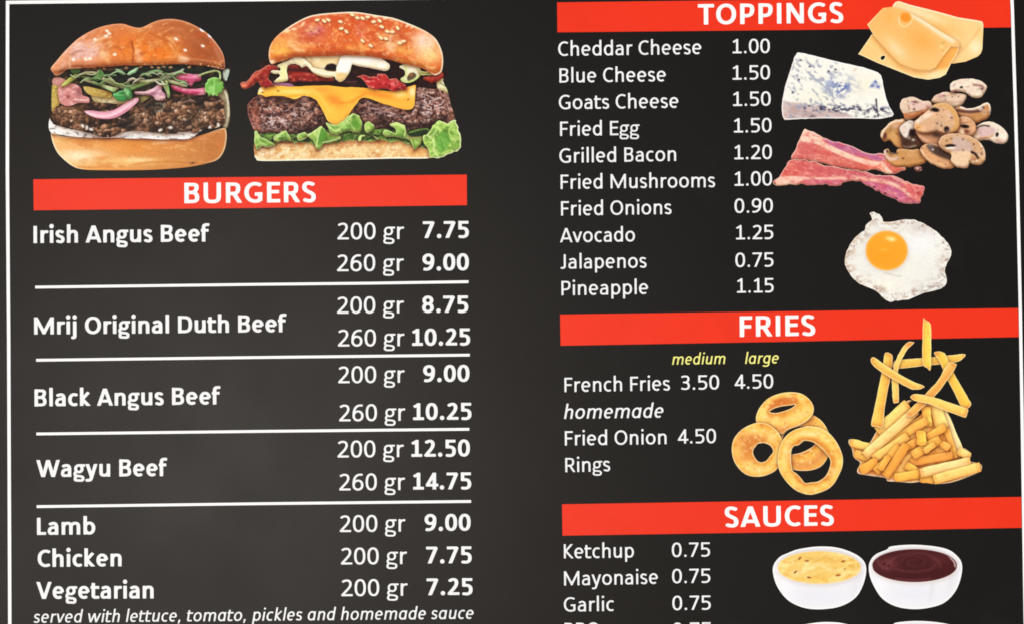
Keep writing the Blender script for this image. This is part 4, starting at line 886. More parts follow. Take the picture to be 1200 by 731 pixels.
layer('top_bun', B, TOP_B, lambda p: p.grad((400,16),(206,88,44),(400,70),(216,106,48)).blob(330,60,22,16,(244,186,84),.95).blob(350,50,18,14,(238,170,104),.7).blob(345,44,8,10,(250,206,150),.5).blob(368,38,17,13,(212,122,124),.9).blob(372,36,8,6,(196,104,128),.7).blob(385,45,18,14,(224,120,70),.5).blob(420,46,14,14,(226,110,60),.6).blob(421,36,5,9,(232,150,130),.7).blob(419,55,14,7,(240,176,90),.5)
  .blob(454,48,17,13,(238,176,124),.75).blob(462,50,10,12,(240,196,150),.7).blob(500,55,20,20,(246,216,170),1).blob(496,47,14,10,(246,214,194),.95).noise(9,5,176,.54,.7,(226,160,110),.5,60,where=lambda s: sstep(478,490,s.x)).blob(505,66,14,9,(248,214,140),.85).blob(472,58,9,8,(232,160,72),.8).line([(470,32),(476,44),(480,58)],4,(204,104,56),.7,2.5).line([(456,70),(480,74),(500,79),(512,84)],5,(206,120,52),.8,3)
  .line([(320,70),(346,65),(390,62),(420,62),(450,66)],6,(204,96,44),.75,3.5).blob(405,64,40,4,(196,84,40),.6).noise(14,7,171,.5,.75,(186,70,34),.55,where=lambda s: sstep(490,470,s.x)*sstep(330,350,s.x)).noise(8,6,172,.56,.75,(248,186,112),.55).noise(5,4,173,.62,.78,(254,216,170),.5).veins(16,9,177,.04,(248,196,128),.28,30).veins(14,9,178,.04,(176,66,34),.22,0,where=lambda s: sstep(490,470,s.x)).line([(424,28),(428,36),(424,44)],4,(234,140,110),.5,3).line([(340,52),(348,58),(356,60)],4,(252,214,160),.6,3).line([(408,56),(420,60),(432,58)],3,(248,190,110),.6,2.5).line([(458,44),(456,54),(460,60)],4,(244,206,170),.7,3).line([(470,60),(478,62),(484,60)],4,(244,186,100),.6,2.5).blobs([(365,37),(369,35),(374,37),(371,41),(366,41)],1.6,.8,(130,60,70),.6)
  .noise(5,3,179,.6,.72,(200,130,90),.4,70,where=lambda s: sstep(485,495,s.x))
  .vol(5,.10,.30).blobs([(x+.5,y+.9) for x,y in SEED_B],3.3,2.1,(128,54,24),.8,20).blobs(SEED_B,2.9,1.6,(255,232,184),1,20).blobs([(355,29),(345,34.5),(337,37),(484,31.5),(478,30),(440,20),(452,22)],3.6,1.6,(250,222,180),.8,-20)
  .rim(2.4,(255,238,212),.95,lambda s: np.maximum(sstep(50,30,s.y), np.maximum(sstep(500,512,s.x)*.9, sstep(322,316,s.x)*.5))).blob(319,73,4,3,(252,240,206),.9).grain(.06))
# ---- cheese slices
C = picture('cheese_slice_picture', 'printed folded slices of pale orange cheddar cheese', 1080, 50)
layer('cheese_slice', C, [(1030,40),(1046.5,6.4),(1049,3.2),(1053,1.8),(1065.7,6),(1095.8,13.5),(1123,21),(1147,24.8),(1151,26),(1152.2,30),(1151,58),(1149,63.5),(1145,67),(1131.3,72.7),(1117,75),(1080,70)],
  lambda p: p.grad((1070,5),(244,204,138),(1125,75),(248,208,146)).line([(1047,7),(1070,13),(1100,25),(1120,46)],7,(248,228,186),.7,4).blob(1108,36,22,11,(240,184,106),.8,20).line([(1148,34),(1136,50),(1122,64)],2,(222,168,96),.55,1.6).blob(1143,56,9,10,(253,234,194),.9).rim(2.4,(254,236,206),.85,lambda s: sstep(40,25,s.y)).blob(1108,26,4,2.5,(240,206,150),.8).grain(.03), crisp=True)
layer('cheese_slice', C, [(1021.5,41),(1005.8,63.8),(1027.4,73.9),(1054.7,84.8),(1071,91.2),(1087.6,93.9),(1101,91.6),(1108,87.8),(1114.5,74.6),(1121,64),(1124,55),(1090,50)],
  lambda p: p.grad((1010,55),(246,202,134),(1110,80),(250,212,152)).line([(1022,43),(1038,61),(1055,78),(1074,85),(1090,85),(1104,74)],5,(226,166,90),.65,3.5).poly([(1097,80),(1104,67),(1112,55.5),(1121,54),(1123.5,58),(1117,72),(1110,80)],(240,170,84),.85,2.).blob(1095,88,14,4,(254,232,184),.7).rim(1.6,(255,236,196),.7).grain(.03),
  crisp=True, shadow=.16, holes=[[(1031.7,69.5),(1032.5,66.8),(1035.5,65.6),(1037.2,67),(1036,69.6),(1033.5,71)]])
layer('cheese_slice', C, [(1016.2,29.2),(1025,20),(1034.2,10.2),(1040,9.2),(1046,8.6),(1060.2,12.8),(1070,18),(1082,24.4),(1100,36),(1117.6,46.3),(1123,50),(1124.4,55),(1121,54.5),(1114,55),(1105.3,66),(1096,79.5),(1088,83),(1073.9,82.2),(1054.7,75.4),(1038.3,59),(1022.5,40)],
  lambda p: p.grad((1030,20),(242,186,112),(1085,80),(246,194,126)).blob(1080,48,24,14,(240,172,88),.85,35).blob(1042,20,7,8,(240,176,92),.6).blob(1050,58,20,8,(252,222,178),.75,45).line([(1070,18),(1088,30),(1104,41),(1116,48)],5.5,(252,234,206),.85,3).blob(1061,21,6.5,5.5,(238,150,56),1,20,.25).line([(1053.5,20),(1054,28),(1060,32),(1067,27),(1070,20)],1.4,(252,222,168),.85).blob(1105,51,3.5,2,(206,170,96),.9,-20).blob(1103,55,2,3,(250,214,150),.9).blob(1104.6,59.5,1.2,1.2,(160,140,80),.7)
  .line([(1023,41),(1038.5,59.5),(1055,75.5),(1074,82),(1088,82.5)],1.4,(228,162,84),.7).rim(1.6,(254,232,188),.6,lambda s: sstep(1040,1022,s.x)).line([(1104,66),(1113,56),(1121,55)],1.5,(250,214,160),.8).grain(.03), crisp=True, shadow=.16)
# ---- blue cheese wedge
D = picture('blue_cheese_picture', 'printed white cheese wedge with blue mould veins', 980, 100)
layer('cheese_wedge', D, [(934,63),(936.5,62.2),(953,65.6),(980.3,72.5),(1011.7,79.8),(1026.8,84.8),(1030.5,87),(1032.6,90),(1035,102),(1037.7,114.3),(1041.9,125.3),(1046.6,133.3),(1045.5,136),(1041.9,137.7),(1028,139.7),(1000.8,139.2),(959.7,139.2),(939.2,139.8),(921,140.8),(918.5,139.5),(916.4,133.5),(916.4,121.2),(920,102),(927,80),(931.5,66.6)], rough=.5, paint=lambda p: p.base((242,240,230)).blob(955,115,25,12,(238,234,212),.6).blob(1010,100,18,14,(240,234,206),.6)
  .poly([(916,120),(925,120),(946,122.5),(965,126),(985,131),(998,140),(930,142),(916,142)],(202,180,176),.9,1.6).noise(10,4,201,.5,.7,(168,142,140),.5,where=lambda s: sstep(122,127,s.y)*sstep(995,975,s.x))
  .noise(6,3.4,202,.5,.62,(120,136,182),.9,35,where=lambda s: np.exp(-((s.x-983)**2/300+(s.y-101)**2/130))).noise(4,2.6,203,.5,.62,(86,104,166),.95,-30,where=lambda s: np.exp(-((s.x-986)**2/170+(s.y-103)**2/70)))
  .noise(6,3,204,.56,.68,(150,156,176),.75,40,where=lambda s: sstep(1000,985,s.x)*sstep(66,72,s.y)).noise(3,2,206,.58,.68,(96,112,168),.9,20,where=lambda s: np.exp(-((s.x-1026)**2/50+(s.y-101)**2/30))).poly([(1018,103),(1025,94),(1028,97),(1031.5,105),(1025,103.5)],(140,152,196),.55,1.5).blobs([(1022,101),(1026,96.5),(1029,102)],2,1.3,(84,98,158),.8)
  .noise(5,2.8,207,.48,.6,(52,52,82),.9,10,where=lambda s: np.exp(-((s.y-127-.02*(s.x-950))**2/22))*sstep(935,945,s.x)).noise(4.4,3,208,.48,.6,(44,42,60),.9,0,where=lambda s: np.exp(-((s.x-1018)**2/260+(s.y-135)**2/24))).noise(4.4,2.6,209,.5,.62,(90,80,90),.8,0,where=lambda s: np.exp(-((s.y-137)**2/8))*sstep(925,935,s.x)*sstep(960,950,s.x))
  .line([(1026.5,117),(1027.5,128),(1029,137)],2,(30,30,44),.9,.8,w2=1).blobs([(929,109),(1000,125),(980,131),(949,78.5),(936,94),(971,84),(979,82),(938,71)],1.8,1.2,(70,74,96),.85).blobs([(1002,82)],3,1.4,(226,196,170),.7).blob(1036,127,4,2,(80,84,120),.7).rim(1.8,(255,253,248),.85).rim(2.6,(246,226,224),.5,lambda s: sstep(935,922,s.x)).grain(.04))
# ---- bacon
E = picture('bacon_picture', 'printed pair of raw pink bacon rashers', 990, 190)
layer('bacon_rasher', E, [(941,154),(944,151.4),(956.7,157.3),(973,164.8),(993.3,170),(1016.7,180),(1033,180),(1040,186),(1052,194),(1061,197.5),(1057,201),(1045,204.3),(1037,203.5),(1030,200.5),(1021,199),(1013,200.8),(991.7,197.8),(971.7,194.3),(961.7,191),(948,188.6),(927.5,187.5),(932,176),(935,168)],
  lambda p: p.grad((935,175),(208,108,104),(1045,200),(206,106,90)).poly([(938,162),(944,151),(956,157),(966,163),(974,170),(990,178),(1003,184),(1022,189),(1034,190),(1040,197),(1046,203),(1036,203),(1030,197),(1018,194),(1004,190),(988,184),(972,177),(956,169),(938,166)],(246,212,188),.95,1.2)
  .poly([(963,163.5),(975,165.5),(993,170),(1016,180),(1036,181),(1037,188),(1024,188),(1004,183),(988,177),(974,171)],(186,106,146),.95,1.).noise(9,3.4,211,.5,.7,(160,80,124),.6,20,where=lambda s: sstep(176,170,s.y-.22*(s.x-985))*sstep(962,970,s.x)).noise(9,4,212,.5,.7,(230,150,134),.55,20).noise(8,3.4,213,.54,.72,(206,84,84),.5,20).line([(1020,198),(1032,196),(1037,202)],2.4,(240,140,110),.8,1.2).line([(1005,192),(1022,197),(1032,193)],1.6,(226,90,70),.6,1.).rim(1.4,(250,214,196),.6).vol(1.6,.2,.3).veins(12,3.4,218,.05,(250,214,196),.35,20).grain(.08), rough=1.)
layer('bacon_rasher', E, [(928,187),(948,189),(971.7,195),(991.7,198.6),(1015,202),(1030,205.8),(1046.7,206.5),(1060,212.3),(1071,216),(1082.8,219),(1082,225),(1080,232),(1078,238.3),(1063,238.3),(1050,235.2),(1036.7,228.2),(1023,222),(1008,213.4),(991.7,213.4),(986,216),(980,218.5),(974,218),(966.7,216),(950,217.8),(940,216),(925,217),(910,218),(905.4,215),(913,208),(920,198)],
  lambda p: p.grad((920,195),(210,102,94),(1075,230),(186,98,118)).blob(924,200,9,7,(214,78,64),.6).poly([(908,215),(914,208),(935,207),(965,208.5),(985,207),(993,210),(985,212),(965,211),(942,211),(930,217),(908,218)],(248,216,194),.9,1.2)
  .poly([(942,211),(965,211),(988,211),(980,218),(966,215.5),(950,217.5)],(206,108,130),.9).line([(998,208),(1020,211),(1040,214),(1056,221),(1068,230),(1076,234)],4,(246,204,180),.9,1.6).poly([(1012,214),(1030,216),(1046,219),(1058,228),(1062,237),(1050,235),(1036,227)],(196,104,144),.9,1.2).poly([(1058,214),(1082,219),(1079,236),(1070,232),(1062,222)],(222,112,104),.85,1.2)
  .line([(1046,208),(1062,216)],2.4,(240,190,170),.7).noise(9,4,221,.5,.7,(230,150,134),.5,15).noise(7,3.4,222,.54,.72,(190,80,90),.5,15).blob(1076,227,3,4,(150,50,50),.7).blobs([(1037,227),(1030,224),(1050,233),(1024,220),(1018,219)],2,1.4,(60,24,30),.6).line([(930,187.5),(950,189),(966,192.5),(975,196)],1.6,(110,40,36),.8,.8).line([(992,198.5),(1012,201.5)],1.6,(70,26,26),.8).blob(907,215.5,2,1.6,(70,40,26),.9).rim(1.3,(250,210,190),.6).vol(1.6,.2,.3).veins(12,3.4,218,.05,(250,214,196),.35,20).grain(.08), rough=1.6)
# ---- mushrooms
Mu = picture('mushroom_picture', 'printed heap of fried brown mushroom slices', 1110, 150)
def mush(base, ex, seed, vol=(.25, .35)):
    def f(p):
        b_ = [base[0] * .95, base[1] * .91, base[2] * .86]
        p.base(b_).noise(12,8,seed,.48,.72,[min(255, v * 1.07 + 8) for v in b_],.6).noise(9,6,seed+1,.54,.74,[v * .8 for v in base],.5)
        ex(p)
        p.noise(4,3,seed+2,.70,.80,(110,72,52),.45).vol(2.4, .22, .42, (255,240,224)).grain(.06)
    return f
BK = (28,18,18)
MS = [
 ([(1060,140),(1080,128),(1110,118),(1135,130),(1146,150),(1140,178),(1110,184),(1085,180),(1068,172)],(96,64,48),lambda p: p.noise(7,5,229,.5,.7,(54,36,30),.8)),  # backing fill, coloured as the shade in the gaps between slices
 ([(1091.4,120),(1096,112.5),(1101,109.5),(1107,108.4),(1114,109),(1121,109.8),(1131,111.2),(1132,115),(1130,119),(1127,123),(1118.5,127),(1105,124)],(240,222,204),lambda p: p.blob(1102,113.5,6,3.4,(196,148,146),.85,-15).blob(1106,112.6,1.6,1,(80,40,44),.9).line([(1108,119),(1118,120.5),(1127,119)],2,(206,166,148),.7,1.2).blob(1097,118,5,3,(226,186,150),.8).blobs([(1115.5,114),(1123,113.5)],1.,.8,(90,66,60),.7)),
 ([(1112.8,101),(1114.5,97.6),(1120,94.6),(1128.3,92.9),(1141,93.1),(1149,95.4),(1155,99.4),(1156.7,103),(1154.8,107),(1152.4,111),(1150,114),(1145,115.8),(1138,113.8),(1132,110.2),(1127,108),(1121,108),(1115,108.6),(1113.6,105)],(246,236,226),lambda p: p.blob(1118,107.4,5,1.8,(150,84,76),.85,-8).blob(1118,101,4,3,(226,210,200),.8).line([(1117,101),(1119,99)],1.2,(160,130,120),.7).blob(1126.5,102.8,2.,1.5,BK,.95,0,.3).line([(1128,104),(1131,108)],1.6,(206,160,130),.7).line([(1141,100),(1147,100.4),(1152,102.4),(1151,105)],2.4,(146,100,92),.85,1.).blob(1150.5,104.6,2,1.6,(104,62,58),.9).blob(1145,113,6,3,(250,238,204),.9)),
 ([(1118.5,128),(1125,125.5),(1131,127),(1138,127.6),(1147.5,124.6),(1154,121.6),(1158,120.8),(1160.6,124),(1161,128),(1160.4,134),(1157,139),(1150,142.6),(1143,144.6),(1134.9,140.5),(1124,136)],(208,158,108),lambda p: p.line([(1126,126.2),(1132,127.8),(1139,128),(1148,125),(1157,121.2),(1160.2,126),(1160,133)],2.6,(246,234,224),.95,1.).line([(1121,129.6),(1130,131.2),(1140,131.4),(1147.7,130.2),(1152,126.6)],3.4,(92,60,60),.9,1.2).blob(1149,128,2.4,2,(232,220,214),.9,0,.3).blob(1149.2,128.2,1.1,.9,(120,90,90),.8).blob(1128,137,8,3,(232,188,156),.8).blob(1134,139,2,1.4,(176,110,80),.7).blob(1153,132,3,4,(224,196,170),.7)),
 ([(1054.6,123.5),(1056,119),(1058.6,116.4),(1066,114),(1073.5,115.3),(1081,118.6),(1089,119.4),(1092,126),(1090,134),(1079,136),(1070,139.6),(1061,141.6),(1058.7,135.4),(1055,129.4)],(240,222,204),lambda p: p.poly([(1066,121),(1076,119),(1090,122),(1088,130),(1072,130),(1066,127)],(228,194,184),.8,2).blob(1072.4,120,4.4,1.7,(96,56,62),.95,6).line([(1064,124),(1065.4,129)],1.2,(130,90,76),.8,.7).blob(1071,128.6,1.7,1.5,(70,36,30),.95).line([(1059,136),(1069,136.4),(1079,133.4),(1089,131)],6,(188,116,66),.9,1.8).line([(1066,132.6),(1078,130.6)],1.2,(140,82,52),.8,.7).blob(1081,133.4,1.4,1.8,(96,48,30),.9).blob(1087,127,3,4,(176,120,96),.8)),
 ([(1143,150),(1147,146.4),(1151,144.4),(1159,143.1),(1167,145.5),(1174.8,150.5),(1179.8,156.4),(1181.4,161.3),(1180,165.4),(1177,168),(1172,169),(1165.7,167.8),(1161.6,165.6),(1153.4,164.2),(1148.5,165.4),(1141,166),(1140,158)],(250,244,236),lambda p: p.poly([(1144,155),(1148,150.4),(1159,149.4),(1166,151),(1165,158),(1154,161),(1147,161)],(214,178,176),.8,1.6).line([(1144.4,151),(1147.7,148.6),(1153,147.6),(1159,148.4)],2.,(64,40,40),.9,.8).line([(1147,162.5),(1155,162),(1163,159.6)],2.6,(204,152,106),.85,1.3).blob(1144,160,3,4,(244,216,188),.9).blob(1168.2,158.2,1.9,2.8,BK,.95,15,.3).blob(1165.6,160.6,1.6,1.2,(240,230,226),.9).blob(1170,164.6,6,2.6,(206,164,146),.8,10).blob(1169,153,1,1,(120,90,90),.7)),
 ([(1031.8,159),(1033.4,154),(1038,148.4),(1043,144),(1048,141.4),(1053.5,140.2),(1060,141),(1060,151),(1059,164),(1063,174.5),(1056,175.6),(1050,173),(1044,166),(1040.6,165),(1036.6,166.6),(1033,163.6)],(202,156,104),lambda p: p.blob(1036.6,160,2.6,4.4,(104,58,46),.95,10,.4).line([(1033,160),(1034.6,155.4),(1038,150),(1046,143.6),(1057,142)],2.2,(244,226,208),.9,1.1).blob(1050,148,6,3.6,(222,180,160),.8,-20).blob(1047,160,4,8,(214,170,110),.7,-20).blobs([(1043.6,152.6),(1051,157)],1.4,1.1,(150,100,60),.7)),
 ([(1053.4,151),(1058.7,145),(1062,142.6),(1067,141.2),(1073,144.4),(1076,155),(1080,163),(1085,169),(1078,175),(1063,175.6),(1057,171),(1055,161)],(84,60,50),lambda p: p.poly([(1053.8,151),(1058.7,145),(1067,141.4),(1072,145),(1071.5,152),(1066,152),(1063.4,161),(1058.7,160.5)],(240,228,216),.95,1.1).blob(1069,156.4,3.6,5,(18,16,18),.95,10).blob(1061,157.6,2.2,2,(232,222,220),.9).blob(1070,164.4,2.2,1.6,(232,222,216),.9).blob(1065,162,2.4,2,(190,170,160),.8).blob(1063,167,6,2.4,(62,44,38),.8).line([(1056,171),(1063,173.2),(1072.7,171.2)],2.,(166,142,124),.9,1.).blob(1059,152,2.4,3.4,(224,196,176),.8)),
 ([(1072.5,154),(1089,154),(1106,153),(1112,160),(1104,171),(1096,174),(1088,171),(1080,166)],(214,164,130),lambda p: p.blob(1097,158.6,9,4,(66,46,42),.9,10).blob(1104,166,5,5,(80,56,48),.8).line([(1074,156),(1082,163),(1092,169)],3,(232,190,160),.7,1.6)),
 ([(1121,140),(1128,137),(1136,138.6),(1143,146.5),(1142.4,156),(1134,162),(1122,158)],(226,182,146),lambda p: p.blob(1130.4,148.6,5.2,2.2,BK,.98,6,.35).blob(1132.6,154.6,4.4,3,(92,44,40),.9,15).line([(1127,144.6),(1134,144)],1.4,(150,110,96),.8,.8).poly([(1123,159),(1126,150.6),(1130,158)],(248,226,194),.9,1.).blob(1137,142,3,2,(206,150,110),.8)),
 ([(1035.6,179),(1036.4,176.4),(1039,174.8),(1041.4,176),(1043,178.6),(1049.5,179.6),(1051,176),(1056,175),(1066,176),(1077,175.6),(1083,184),(1085.6,189),(1082,192.4),(1070,195.6),(1058,196.6),(1047,195.4),(1040,190),(1037,185)],(206,158,104),lambda p: p.blob(1039.4,178,1.8,1.8,(60,38,44),.95,0,.3).line([(1043,179.6),(1047,180.4),(1051,180)],2.2,(60,38,40),.9,1.).line([(1036.6,178),(1038.4,183),(1044,187),(1052,185.6)],3.4,(230,202,190),.85,1.6).blob(1058,186,1.6,1.2,(74,40,28),.95).blob(1066,182,10,4,(218,168,118),.7).line([(1044,193),(1058,195.4),(1072,193)],2,(176,120,66),.7,1.2)),
 ([(1071,146),(1073,141.4),(1077.4,138),(1082,134),(1088,129),(1092,125),(1098,121.8),(1105,120.6),(1113.5,123.6),(1120,131),(1123.6,139),(1124.6,147),(1121,154),(1113,157.6),(1106,157),(1098,154.6),(1085.6,157.2),(1075,155),(1071.4,150.6)],(230,194,162),lambda p: p.line([(1096,123.4),(1106,123),(1114,127.4),(1120,136),(1121.4,147),(1117,154)],6,(218,166,102),.9,2.2).blob(1075.6,150.4,5,5.4,(224,166,100),.85).blob(1095.4,129.2,5,2.6,BK,.98,12,.35).line([(1088,128),(1091,130.4)],1.6,(70,44,38),.8,.8).blob(1109,152,3.2,3.4,BK,.95,0,.35).blob(1109.6,153.4,1.3,1.1,(170,150,150),.8).line([(1074,155.4),(1085,157),(1098,154.4)],1.6,(130,84,54),.85,.9).blob(1112,136,4,4,(228,196,176),.7).blobs([(1070.6,141),(1080.4,139),(1115,138.6),(1098,145),(1103,148)],1.1,1.,(80,52,44),.85).line([(1084,146),(1092,143.6),(1100,142)],1.2,(206,164,132),.7,.8).poly([(1073,142),(1082,136),(1090,132),(1092,136),(1082,141),(1075,146)],(244,224,206),.75,1.6)),
 ([(1078.4,177),(1080,172.6),(1084,169.8),(1090,168.6),(1099,170),(1112,177),(1120,188),(1119,195),(1113.5,198),(1104,197.6),(1093,193.4),(1086,188.6),(1081,183.4)],(222,174,132),lambda p: p.poly([(1086,170),(1096,171),(1110,177),(1117,187),(1112,188),(1100,184),(1090,178)],(64,48,44),.9,2.2).blob(1090,173,4.4,2.6,(116,104,108),.9,30).blob(1092.8,175.8,1.6,1.3,(240,232,230),.95).line([(1080,177),(1084,184),(1092,190.6),(1108,196)],2.4,(240,204,168),.8,1.3)),
 ([(1099.4,168),(1101.6,163),(1106,159.2),(1112,157.2),(1121,157),(1134.9,159.3),(1142,163),(1149,168.6),(1153.6,175.4),(1155,182),(1154,188),(1150.4,192.6),(1146,193.8),(1140,193),(1136.4,191.4),(1134.6,195),(1132,197.6),(1124,197.2),(1118,194.4),(1113.8,189.4),(1114.8,181.4),(1108,178),(1102,174)],(222,184,146),lambda p: p.poly([(1117,161),(1130,163),(1138,170),(1138,178),(1126,179),(1114,176),(1116,168)],(206,180,170),.85,2).poly([(1115,179),(1126,178),(1136.6,178.4),(1135.8,189),(1132,197),(1121,196),(1114.6,189)],(236,206,172),.9,1.3).blob(1113.2,171.2,6.2,1.9,BK,.98,-2,.3).blob(1113.6,174,5.6,1.2,(246,236,226),.95,-2,.35).blobs([(1109,165.4),(1114.4,163)],1.8,1.1,(140,96,80),.8).line([(1138.4,178.6),(1142.6,181),(1145.8,185.4)],2.8,BK,.97,.8).blob(1141,187.6,4.4,4,(170,118,86),.85).blobs([(1140,190),(1144,189)],1.4,1.,(240,220,200),.8).blob(1147,181,1.8,3,(222,196,178),.8,-30).blobs([(1140.8,169.5),(1149.6,180.6),(1128,164)],1.3,1.1,(110,70,54),.85).line([(1149,170),(1153.4,178),(1153,187)],2.2,(248,226,200),.8,1.1)),
 ([(1071,197.5),(1074,195.5),(1079,196),(1081,199),(1078,201.4),(1073,200.8)],(150,100,90),lambda p: p.blobs([(1075,198),(1079,200)],1.4,1.,(240,220,215),.85)),
]
for k, (o, b, ex) in enumerate(MS): layer('mushroom_slice', Mu, o, mush(b, ex, 230 + 5 * k), rough=.7, shadow=.5, rs=k)
# ---- fried egg
Eg = picture('fried_egg_picture', 'printed fried egg with round orange yolk', 1050, 300)
layer('egg_white', Eg, [(1019.2,250.5),(1021,248.8),(1024.4,248.8),(1031.8,253),(1033.6,257),(1034.5,259.6),(1044.3,260.3),(1055.7,258.5),(1067,257.8),(1078.7,260.6),(1094,269.3),(1105.5,279.8),(1113.4,291.3),(1113,302.8),(1108.5,312),(1107.3,318),(1108.8,331.5),(1101.7,338.4),(1082.6,343.2),(1069,349),(1052,352),(1046,352.6),(1042,353.8),(1034.7,349),(1026,341.2),(1015,336),(1006,331.7),(994.5,320),(989.8,306.6),(992.2,295),(1001,279.8),(1012.5,270),(1015,264.5),(1021.6,258),(1021,254)],
  rough=1.2, paint=lambda p: p.base((234,233,226)).blob(1078,285,24,18,(240,241,240),.9).blob(1035,335,26,10,(244,240,226),.8).blob(1078,267,16,7,(214,206,204),.7,15).blob(1062,308,14,14,(238,238,222),.5).noise(9,6,301,.5,.72,(214,206,196),.55,where=lambda s: sstep(24,6,s.d)).noise(5,4,302,.55,.72,(190,166,150),.75,where=lambda s: sstep(13,2,s.d)).noise(2.6,2.2,303,.6,.72,(140,112,100),.7,where=lambda s: sstep(11,2,s.d))
  .noise(5,4,304,.5,.68,(206,176,150),.7,where=lambda s: sstep(14,2,s.d)*sstep(1030,1005,s.x)).noise(4,3,305,.5,.66,(166,156,156),.7,where=lambda s: sstep(18,3,s.d)*sstep(1070,1090,s.x)*sstep(315,325,s.y)).line([(1033,262),(1044,263),(1056,262)],2,(200,170,150),.6).line([(1036,320),(1048,323),(1056,324)],1.4,(206,196,180),.7).blob(1070,341,3,2,(170,150,140),.8).rim(1.4,(250,246,238),.6).rim(1.2,(206,176,150),.4,lambda s: sstep(1030,1000,s.x)).grain(.035))
layer('egg_yolk', Eg, [(1038.9 + 25.0 * math.cos(a * math.pi / 12), 294.1 + 23.6 * math.sin(a * math.pi / 12)) for a in range(24)],
  lambda p: p.base((250,164,52)).blob(1036,302,18,12,(252,158,44),.6).rim(4,(246,176,84),.7).rim(1.6,(250,204,140),.7).blob(1044,280,8,4,(254,206,110),.9,10).blob(1045,281,3.6,2,(255,236,176),.95).blob(1041,279.5,2.6,1.3,(255,232,160),.8,-15).blob(1036,293,6,2,(255,190,80),.5).grain(.025), shadow=.08)
# ---- onion rings
On = picture('onion_ring_picture', 'printed heap of four golden battered onion rings', 920, 520)
def oring(seed, extra):
    def f(p):
        p.base((242,184,84)).noise(16,10,seed,.45,.7,(252,212,118),.85).noise(10,8,seed+1,.52,.74,(226,152,66),.65)
        dh = seg_dist(p.x, p.y, p.loops[1], True)[0]; do = seg_dist(p.x, p.y, p.loops[0], True)[0]
        u = do / (do + dh + 1e-6)
        p.mix(sstep(.35, .0, np.abs(u - .42)) * .55, (255,222,134)).mix(sstep(.6, 1., u) * .6, (206,124,54)).mix(sstep(.12, 0, u) * sstep(p.y.mean() - 5, p.y.max(), p.y) * .8, (206,130,62))
        extra(p)
        p.noise(5,4,seed+2,.6,.76,(252,230,170),.5).noise(4,3,seed+3,.64,.78,(196,120,56),.45).rim(1.5,(254,234,184),.75).grain(.05)
    return f
layer('onion_ring', On, [(944,485),(951.5,485.4),(963,493),(970.7,505.6),(972.6,518),(971,532),(964,544),(954,549.5),(941,551),(928,549),(919,540),(915,524),(915,510),(922,502),(934,497),(942,494)],
  oring(311, lambda p: p.blob(949,493,8,5,(216,136,70),.7).line([(925,541),(940,545),(955,540),(966,528)],9,(222,146,80),.85,4).line([(925,532),(942,531),(955,522)],2,(190,104,50),.6)), holes=[[(917.5,511.5),(923,504),(932,500.2),(942,499),(952,502),(957,512),(954,521),(945,527),(936,530.5),(926,531.5),(919,526)]])
layer('onion_ring', On, [(886.2,494),(888,481),(898,468),(911.3,461.3),(926.6,459),(940,461.3),(949.6,469),(953.6,478.7),(950,488.3),(940,496),(922.8,503),(916,508),(907.5,504),(896,500)],
  oring(321, lambda p: p.poly([(899,480.5),(904,470),(916,465),(930,464.5),(935,467),(932.5,473.5),(917,475),(907,478),(901.5,482.5)],(208,120,56),.8,2.5).blob(915,470,10,4,(196,104,44),.6).blob(916,502,12,4,(206,126,66),.7).line([(896,488),(915,492),(940,486),(949,476)],5,(248,214,142),.5,4)),
  holes=[[(901.7,481.8),(907.5,478),(917,475.4),(926,474.4),(931.8,473.6),(927,477.8),(917,481.6),(908,483.4)]])
layer('onion_ring', On, [(885.4,495),(894,495),(902,497.5),(913,507.5),(917.3,521),(916.5,534),(911.5,547.7),(902,554.6),(888.3,558),(873,554.8),(861.3,542),(857.4,526.6),(860.3,513),(870.5,501.7)],
  oring(331, lambda p: p.blob(876,522,13,15,(206,126,64),.85).blob(886,513,13,6,(200,112,52),.7).blob(873,535,8,6,(222,140,66),.7).blob(904,512,6,8,(250,216,148),.6).blob(890,549,16,5,(248,212,140),.7).noise(3,3,335,.55,.7,(240,176,120),.5,where=lambda s: sstep(898,880,s.x))),
  holes=[[(887.4,520),(891,518.8),(896,518.6),(902.9,522),(905.8,528.5),(902,534),(898,539),(893,541),(888.5,540),(884,534.6),(882.4,527.6)]])
layer('onion_ring', On, [(942,499.6),(953.4,499.2),(967,503.4),(978.6,515),(986.3,530.5),(987.3,543.9),(982.2,557.5),(974.6,569),(963,575.7),(947.7,579),(932.4,573.8),(921,563.2),(912.8,549.6),(911.4,534.3),(916,517),(926.6,505.4)],
  oring(341, lambda p: p.line([(935,517),(950,514),(962,519),(972,530),(977,545),(970,560)],4,(206,126,54),.6,3.5).blob(975,545,5,14,(226,150,66),.7,10).blob(923,530,6,16,(250,216,146),.6).blob(947,508,16,4,(250,218,150),.6).blob(945,572,18,4,(244,192,108),.6).line([(935,563),(948,567),(962,565)],1.6,(206,130,60),.6).blob(966,561,4,2.4,(206,120,54),.7)),
  holes=[[(927.4,526.6),(930.5,522),(934,521.4),(937,520),(941,516.5),(945,515.8),(953.4,518),(963,525.7),(971.8,536),(972.8,543.9),(968,556.3),(959,563.2),(951,564.5),(943.5,565.2),(940,561.5),(937.5,558.5),(933,554),(929.3,551.5),(927.6,546),(926.8,536)]])
